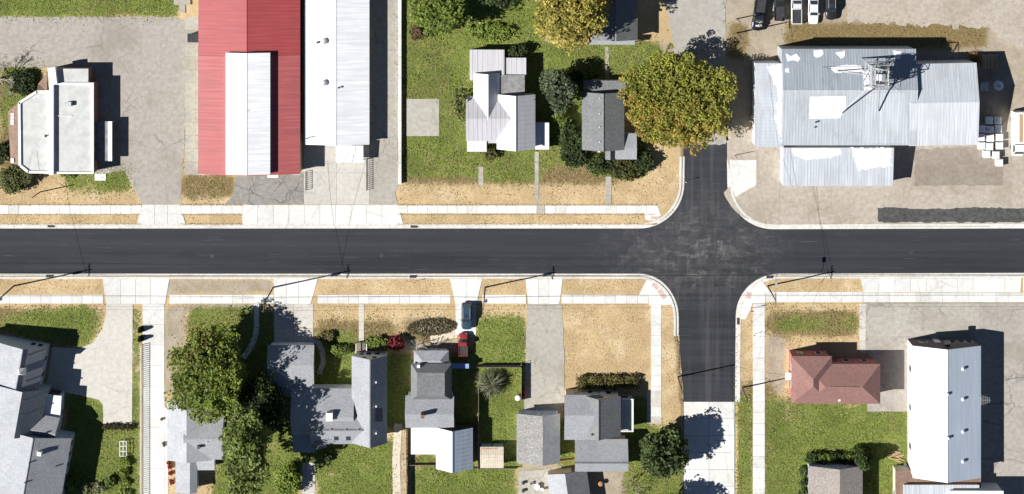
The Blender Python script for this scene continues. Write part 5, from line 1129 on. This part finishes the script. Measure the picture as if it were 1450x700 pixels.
# ------------------------------------------------------------------ vehicles
def car(name, label, px, py, ang, L_, Wd, kind, col, z0=0.02, group=None):
    """ang: direction the front points to (0 = up in the photograph)"""
    mname = 'paint_%.2f_%.2f_%.2f' % col
    if mname not in M: plain(mname, col, .28, .06, 1.0, spec=.6)
    c = W(px, py, .8); t = thing(name, label, 'pickup truck' if kind == 'pickup' else ('truck' if kind == 'box' else 'car'), (c.x, c.y, z0), group); ca, sa = math.cos(R(ang)), math.sin(R(ang))
    def T(f, s, z): return (c.x-f*sa+s*ca, c.y+f*ca+s*sa, z0+z)
    hl, hw = L_/2, Wd/2
    hood = {'sedan': .92, 'suv': 1.05, 'pickup': 1.08, 'box': 1.3}[kind]; tall = {'sedan': 1.42, 'suv': 1.72, 'pickup': 1.82, 'box': 2.2}[kind]
    st = [(-hl, .45, .86*hood, .80), (-hl+.12, .32, .93*hood, .93), (-hl*.6, .25, hood, 1.0), (0, .25, hood, 1.0), (hl*.5, .25, hood*.98, 1.0), (hl*.8, .28, hood*.92, .96), (hl-.12, .32, hood*.84, .86), (hl, .42, hood*.72, .70)]
    m = MB(); rings = []
    cut = -hl*.02 if kind == 'pickup' else None
    for f, lo, hi, wf in st:
        w_ = hw*wf; rings.append(len(m.v)); m.v += [T(f, s, z) for s, z in ((-w_*.9, lo), (w_*.9, lo), (w_, lo+.2), (w_, hi-.16), (w_*.93, hi-.04), (w_*.8, hi), (-w_*.8, hi), (-w_*.93, hi-.04), (-w_, hi-.16), (-w_, lo+.2))]
    for a, b in zip(rings[:-1], rings[1:]):
        for k in range(10): j_ = (k+1) % 10; m.f.append((a+k, b+k, b+j_, a+j_))
    m.f.append(tuple(rings[0]+k for k in range(10))); m.f.append(tuple(rings[-1]+k for k in reversed(range(10))))
    body = m.build('body', M[mname], t, True)
    # cabin frustum: (rear base, rear roof, front roof, front base)
    cb = {'sedan': (-hl*.78, -hl*.42, hl*.08, hl*.40), 'suv': (-hl*.96, -hl*.84, hl*.12, hl*.42), 'pickup': (-hl*.06, hl*.0, hl*.30, hl*.52), 'box': (hl*.42, hl*.46, hl*.74, hl*.9)}[kind]
    wb_, wt = hw*.92, hw*.74; zb, zt = hood-.03, tall
    B = [(cb[0], -wb_, zb), (cb[0], wb_, zb), (cb[3], wb_, zb), (cb[3], -wb_, zb)]; U = [(cb[1], -wt, zt), (cb[1], wt, zt), (cb[2], wt, zt), (cb[2], -wt, zt)]
    k_ = MB(); k_.hexa([T(*p) for p in B][::-1], [T(*p) for p in U][::-1]); cab = k_.build('cabin', M[mname], t)
    def pane(nm, i, j_, fr0=.12, fr1=.9, side=.06, lift=.012):
        b0, b1, u0, u1 = (Vector(T(*x)) for x in (B[i], B[j_], U[i], U[j_]))
        def at_(s, v): return b0.lerp(b1, s).lerp(u0.lerp(u1, s), v)
        q = [at_(side, fr0), at_(1-side, fr0), at_(1-side, fr1), at_(side, fr1)]; nrm = (q[1]-q[0]).cross(q[3]-q[0]).normalized(); cc = Vector(T((cb[1]+cb[2])/2, 0, zb+.2))
        if (q[0]-cc).dot(nrm) < 0: nrm = -nrm
        MB().hexa([p-nrm*.02 for p in q], [p+nrm*lift for p in q]).build(nm, 'glass_dark', cab)
    pane('rear_window', 0, 1); pane('windshield', 2, 3); pane('side_window', 1, 2, .15, .85, .1); pane('side_window', 3, 0, .15, .85, .1)
    if kind == 'suv':
        for s in (-1, 1): MB().tube(T(cb[1]+.2, s*wt*.85, zt+.05), T(cb[2]-.1, s*wt*.85, zt+.05), .03).build('roof_rail', 'steel', t)
        q = [T(cb[2]-.9, -wt*.55, zt+.004), T(cb[2]-.25, -wt*.55, zt+.004), T(cb[2]-.25, wt*.55, zt+.004), T(cb[2]-.9, wt*.55, zt+.004)]; MB().face(q).build('sunroof', 'glass_dark', cab)
    if kind == 'pickup':
        f0, f1 = -hl+.12, cb[0]-.06; bw = hw*.82
        b = MB(); q = [(f0, -bw), (f1, -bw), (f1, bw), (f0, bw)][::-1]; b.hexa([T(*p, hood-.2) for p in q], [T(*p, hood+.012) for p in q]); b.build('bed_liner', 'bed_liner', t)
        for (a0, s0, a1, s1) in ((f0-.1, -hw*.93, f1, -bw), (f0-.1, bw, f1, hw*.93), (f0-.1, -bw, f0+.06, bw)):
            q = [(a0, s0), (a1, s0), (a1, s1), (a0, s1)][::-1]; MB().hexa([T(*p, hood-.3) for p in q], [T(*p, hood+.14) for p in q]).build('bed_side', M[mname], t)
    if kind == 'box':
        q = [(-hl, -hw*1.05), (hl*.38, -hw*1.05), (hl*.38, hw*1.05), (-hl, hw*1.05)][::-1]; bx = MB().hexa([T(*p, .7) for p in q], [T(*p, 2.9) for p in q]).build('cargo_box', 'white_paint', t)
        q = [(-hl+.3, -hw*.3), (hl*.3, -hw*.3), (hl*.3, hw*.3), (-hl+.3, hw*.3)][::-1]; MB().hexa([T(*p, 2.85) for p in q], [T(*p, 2.93) for p in q]).build('roof_strip', 'plank', bx)
    for fx in (-hl*.6, hl*.62):
        for s in (-1, 1):
            a, b = T(fx, s*(hw-.2), .33), T(fx, s*(hw+.01), .33); wh = MB().tube(a, b, .34, .34, 14).build('wheel', 'tyre', t); MB().tube(T(fx, s*(hw-.1), .33), T(fx, s*(hw+.025), .33), .2, .18, 10).build('rim', 'rim_metal', wh)
    for s in (-1, 1):
        for nm, f, mt in (('headlight', hl-.1, 'lamp_clear'), ('taillight', -hl+.05, 'lamp_red')):
            q = [(f-.09, s*hw*.5), (f+.07, s*hw*.5), (f+.02, s*hw*.76), (f-.12, s*hw*.76)]
            if s > 0: q = q[::-1]
            MB().hexa([T(*p, hood*.55) for p in q], [T(*p, hood*.80+.02) for p in q]).build(nm, mt, t)
        q = [(cb[3]-.45, s*(hw-.02)), (cb[3]-.3, s*(hw-.02)), (cb[3]-.3, s*(hw+.16)), (cb[3]-.45, s*(hw+.16))]
        if s > 0: q = q[::-1]
        MB().hexa([T(*p, hood-.02) for p in q], [T(*p, hood+.14) for p in q]).build('mirror', M[mname], t)
    return t
VG = 'vehicles parked in the north-east yard'
car('parked_truck', 'long black pickup loaded with grey scrap nearest the utility pole', 1075, 20, 172, 5.9, 2.05, 'pickup', (.015, .016, .02), group=VG)
car('parked_truck', 'black pickup second from the utility pole', 1104, 8, 0, 5.4, 1.95, 'pickup', (.02, .02, .023), group=VG); car('parked_truck', 'silver pickup with dark bed between the black pickup and white sedan', 1128, 12, 0, 5.6, 1.9, 'pickup', (.55, .55, .54), group=VG)
car('parked_car', 'white sedan parked beside the silver pickup', 1152, 15, 180, 4.8, 1.8, 'sedan', (.74, .74, .75), group=VG); car('parked_car', 'black sport utility vehicle at the east end of the parked row', 1177, 10, 180, 4.6, 1.9, 'suv', (.016, .018, .018), group=VG)
car('parked_car', 'dark blue wagon on the driveway by the sidewalk', 661, 448, 180, 4.7, 1.9, 'suv', (.028, .055, .085)); car('parked_truck', 'small red pickup with dark bed behind the dark blue wagon', 656, 488, 0, 4.0, 1.7, 'pickup', (.24, .03, .025))
car('box_truck', 'white box truck at the east edge beside the white totes', 1441, 189, 180, 8.0, 2.2, 'box', (.72, .72, .72))
# heap of scrap in the black pickup's bed: a thing it carries
c = W(1075, 32, 1.2); t = thing('scrap_load', 'grey scrap heaped in the long black pickup bed', 'scrap', (c.x, c.y, 1.2)); rr_ = random.Random(4)
for k in range(16):
    x, y = c.x+rr_.uniform(-.6, .5), c.y+rr_.uniform(-.7, .9); s_ = rr_.uniform(.12, .3); MB().hexa([(x-s_, y-s_*.7, 1.1), (x+s_, y-s_, 1.1), (x+s_*.8, y+s_, 1.1), (x-s_, y+s_*.6, 1.1)], [(x-s_*.6, y-s_*.6, 1.25+s_), (x+s_*.6, y-s_*.7, 1.2+s_*.6), (x+s_*.5, y+s_*.6, 1.25+s_), (x-s_*.5, y+s_*.5, 1.2+s_)]).build('scrap_piece', ['steel', 'membrane', 'dead_wood'][k % 3], t)

# ------------------------------------------------------------------ yard goods
def tote(px, py, s, h, label, mat='tote_white', z=0.0):
    c = W(px, py, h); t = thing('bulk_tote', label, 'tote', (c.x, c.y, z), 'white totes beside the warehouse'); a = s/2
    block('pallet', 'crate_wood', t, c.x-a, c.y-a, z, c.x+a, c.y+a, z+.14)
    q = [(-a, -a), (a, -a), (a, a), (-a, a)]; MB().hexa([(c.x+x*.96, c.y+y*.96, z+.14) for x, y in q], [(c.x+x, c.y+y, z+h-.1) for x, y in q]).hexa([(c.x+x, c.y+y, z+h-.1) for x, y in q], [(c.x+x*.8, c.y+y*.8, z+h) for x, y in q]).build('sack', mat, t)
    MB().tube((c.x, c.y, z+h-.02), (c.x, c.y, z+h+.08), .18, .16, 10).build('cap', 'tote_white', t)
spots = [(1401, 171), (1413, 171), (1391, 183), (1402, 184), (1414, 183), (1390, 195), (1403, 196), (1416, 195), (1416, 207), (1391, 207), (1402, 208), (1398, 219), (1411, 220), (1416, 231)]
names_ = ['tote at the north-west corner of the white tote group', 'tote at the north-east corner of the white tote group', 'westmost tote of the second row against the warehouse wall', 'middle tote of the second row', 'eastmost tote of the second row', 'westmost tote of the third row', 'middle tote of the third row', 'eastmost tote of the third row beside the box truck', 'eastmost tote of the fourth row', 'westmost tote of the fourth row', 'middle tote of the fourth row', 'west tote of the fifth row', 'east tote of the fifth row', 'southernmost tote of the white group']
for (x, y), l_ in zip(spots, names_): tote(x, y, 1.25, 1.15, 'white '+l_)
def crates(px, py, label):
    c = W(px, py, 1.2); t = thing('wooden_crate', label, 'crate', (c.x, c.y, 0), 'stacked crates behind the warehouse')
    for z in (0, .6):
        for k in range(5): block('slat', 'crate_wood', t, c.x-.6+.25*k, c.y-.6, z+.48, c.x-.6+.25*k+.2, c.y+.6, z+.58)
        for x in (-.6, .52): block('bearer', 'crate_wood', t, c.x+x, c.y-.6, z, c.x+x+.08, c.y+.6, z+.48)
for (x, y), l_ in zip(((1397.5, 83), (1408, 83), (1397.5, 93), (1408, 93)), ('north-west', 'north-east', 'south-west', 'south-east')): crates(x, y, 'weathered wooden crate, %s of the four behind the warehouse' % l_)
c = W(1415, 122, 1.3); t = thing('storage_tank', 'round tank standing in the shade east of the warehouse', 'tank', (c.x, c.y, 0)); MB().tube((c.x, c.y, 0), (c.x, c.y, 1.1), .85, .85, 18).tube((c.x, c.y, 1.1), (c.x, c.y, 1.35), .85, .25, 18).build('shell', 'tote_white', t, False); MB().tube((c.x, c.y, 1.35), (c.x, c.y, 1.45), .22, .22, 12).build('lid', 'steel', t)
c = W(1394.5, 123, 1.0); t = thing('metal_bin', 'square metal bin in the shade of the warehouse east wall', 'bin', (c.x, c.y, 0)); MB().hexa([(c.x+x*.55, c.y+y*.6, 0) for x, y in ((-1, -1), (1, -1), (1, 1), (-1, 1))], [(c.x+x*.65, c.y+y*.7, 1.0) for x, y in ((-1, -1), (1, -1), (1, 1), (-1, 1))]).build('shell', 'tote_white', t); MB().box(c.x-.7, c.y-.75, 1.0, c.x+.7, c.y+.75, 1.08).build('lid', 'membrane', t)
# bits in gardens and yards
c = W(176, 633); t = thing('trellis', 'white wooden trellis frame in the vegetable patch', 'trellis', (c.x, c.y, 0))
for dx in (-.6, .0, .6): block('upright', 'white_paint', t, c.x+dx-.04, c.y-1.3, .85, c.x+dx+.04, c.y+1.3, .92)
for dy in (-1.3, -.45, .45, 1.3):
    block('rung', 'white_paint', t, c.x-.6, c.y+dy-.04, .93, c.x+.6, c.y+dy+.04, .99)
for dx in (-.6, .6):
    for dy in (-1.25, 1.25): block('post', 'white_paint', t, c.x+dx-.04, c.y+dy-.04, 0, c.x+dx+.04, c.y+dy+.04, .85)
def canoe(px, py, label, mat, L_=2.4, w_=.55):
    c = W(px, py); t = thing('upturned_boat', label, 'boat', (c.x, c.y, 0)); m = MB(); n = 9; rings = []
    for i in range(n):
        f = -1+2*i/(n-1); k = math.sqrt(max(.02, 1-f*f)); rings.append(len(m.v)); m.v += [(c.x+w_/2*k*math.cos(a), c.y+f*L_/2, .05+.35*k*math.sin(a)) for a in (math.pi*j/6 for j in range(7))]
    for a, b in zip(rings[:-1], rings[1:]):
        for j in range(6): m.f.append((a+j, b+j, b+j+1, a+j+1))
    m.build('hull', mat, t, True); MB().tube((c.x, c.y-L_/2, .12), (c.x, c.y+L_/2, .12), .05).build('keel', mat, t)
canoe(742, 556, 'red upturned boat leaning by the driveway fence', 'red_paint')
def can(px, py, label, mat, r=.32, h=.95):
    c = W(px, py); t = thing('waste_bin', label, 'bin', (c.x, c.y, 0)); MB().tube((c.x, c.y, 0), (c.x, c.y, h), r*.85, r, 12).build('body', mat, t); MB().tube((c.x, c.y, h), (c.x, c.y, h+.1), r*1.08, r*.6, 12).build('lid', mat, t)
can(733, 562, 'pale rounded bin by the driveway fence', 'tote_white', .45, .8); can(741, 683, 'dark planter on the patio by its west edge', 'dark_steel', .28, .5); can(741, 694, 'dark planter at the bottom of the patio', 'dark_steel', .28, .5)
can(850, 683, 'red-brown bin behind the back shed', 'rust_sheet', .4, .9); can(1150, 374, 'dark round drum standing in the gutter near the corner pole', 'dark_steel', .2, .3) if False else None
can(1281, 658, 'small white bucket beside the brown roofed annex', 'tote_white', .3, .4)
for k, (x, y) in enumerate(((229.5, 593), (232, 627), (233, 630))): can(x, y, ['dark pot at the edge of the long walkway', 'black pot by the light grey house wall', 'second black pot by the light grey house wall'][k], 'dark_steel', .25, .4)
for k, (x, y) in enumerate(((240, 655), (241, 662), (241, 670), (243, 682))): shrub(x, y, 4, 4, .8, [(.22, .03, .03), (.15, .02, .02)], ['red flowering bush nearest the light grey house corner', 'second red flowering bush along the walkway', 'third red flowering bush along the walkway', 'last red flowering bush toward the bottom edge'][k], 'flower_bush', seed=70+k, leaf=.16, cr=.25, group='red flower bushes by the walkway')
# timber lying behind the annex
t = thing('timber_pile', 'loose planks lying between the lawn and the white hall', 'timber', W(1272, 650)); rr_ = random.Random(9)
for k in range(9):
    p = W(1262+rr_.uniform(0, 18), 646+rr_.uniform(-8, 8)); a = rr_.uniform(-.6, .6); d = Vector((math.cos(a), math.sin(a), 0))*rr_.uniform(.6, 1.1); v = Vector((-d.y, d.x, 0)).normalized()*.09
    MB().prism([tuple(q.xy) for q in (p-d-v, p+d-v, p+d+v, p-d+v)], .02+.03*k, .06+.03*k).build('plank', 'plank', t)

# dumpster by the red building, garden furniture
c = W(273, 54, 1.3); t = thing('dumpster', 'dark steel dumpster against the west wall of the red building', 'dumpster', (c.x, c.y, 0))
MB().hexa([(c.x+x*.75, c.y+y*.6, .12) for x, y in ((-1, -1), (1, -1), (1, 1), (-1, 1))], [(c.x+x*.92, c.y+y*.75, 1.2) for x, y in ((-1, -1), (1, -1), (1, 1), (-1, 1))]).build('body', 'dark_steel', t)
for sx in (-1, 1): MB().box(c.x+min(0, sx*.95), c.y-.78, 1.2, c.x+max(0, sx*.95)-(.02 if sx < 0 else 0), c.y+.78, 1.26+.02*(sx+1)).build('lid', 'bed_liner', t)
for sx in (-1, 1):
    for sy in (-1, 1): MB().tube((c.x+sx*.6, c.y+sy*.5-.04, .07), (c.x+sx*.6, c.y+sy*.5+.04, .07), .07, .07, 8).build('caster', 'tyre', t)
def garden_table(px, py, label):
    c = W(px, py); t = thing('garden_table', label, 'table', (c.x, c.y, 0)); MB().tube((c.x, c.y, .68), (c.x, c.y, .72), .55, .55, 16).build('tabletop', 'trim_white', t)
    for a in range(4): MB().tube((c.x+.3*math.cos(a*1.57), c.y+.3*math.sin(a*1.57), 0), (c.x+.22*math.cos(a*1.57), c.y+.22*math.sin(a*1.57), .69), .03).build('leg', 'trim_white', t)
def garden_chair(px, py, a, label, mat='trim_white'):
    c = W(px, py); t = thing('garden_chair', label, 'chair', (c.x, c.y, 0), 'garden chairs on the patio'); f, n = Vector((math.cos(a), math.sin(a), 0)), Vector((-math.sin(a), math.cos(a), 0))
    def q(u, v, z): return tuple(Vector((c.x, c.y, z))+f*u+n*v)
    MB().hexa([q(u, v, .4) for u, v in ((-.24, -.24), (.24, -.24), (.24, .24), (-.24, .24))], [q(u, v, .45) for u, v in ((-.24, -.24), (.24, -.24), (.24, .24), (-.24, .24))]).build('seat', mat, t)
    MB().hexa([q(u, v, .45) for u, v in ((-.24, -.24), (-.2, -.24), (-.2, .24), (-.24, .24))], [q(u-.12, v, .9) for u, v in ((-.24, -.24), (-.2, -.24), (-.2, .24), (-.24, .24))]).build('backrest', mat, t)
    for u in (-.2, .2):
        for v in (-.2, .2): MB().tube(q(u, v, 0), q(u, v, .4), .025).build('leg', mat, t)
garden_table(760, 688, 'round white table on the patio by the back shed'); garden_chair(753, 684, 0, 'white chair west of the patio table'); garden_chair(767, 692, 3.3, 'white chair between the patio table and the back shed')
garden_table(470, 668, 'round white table on the lawn behind the L-shaped house') if False else None
c = W(258, 3, .3); tag(MB().box(c.x-1.5, c.y-.5, -.05, c.x+1.4, c.y+.7, .3).box(c.x-.5, c.y-2.0, -.05, c.x+.5, c.y-.5, .12).build('concrete_step', 'old_concrete'), 'weathered concrete steps at the top edge west of the red building', 'steps')
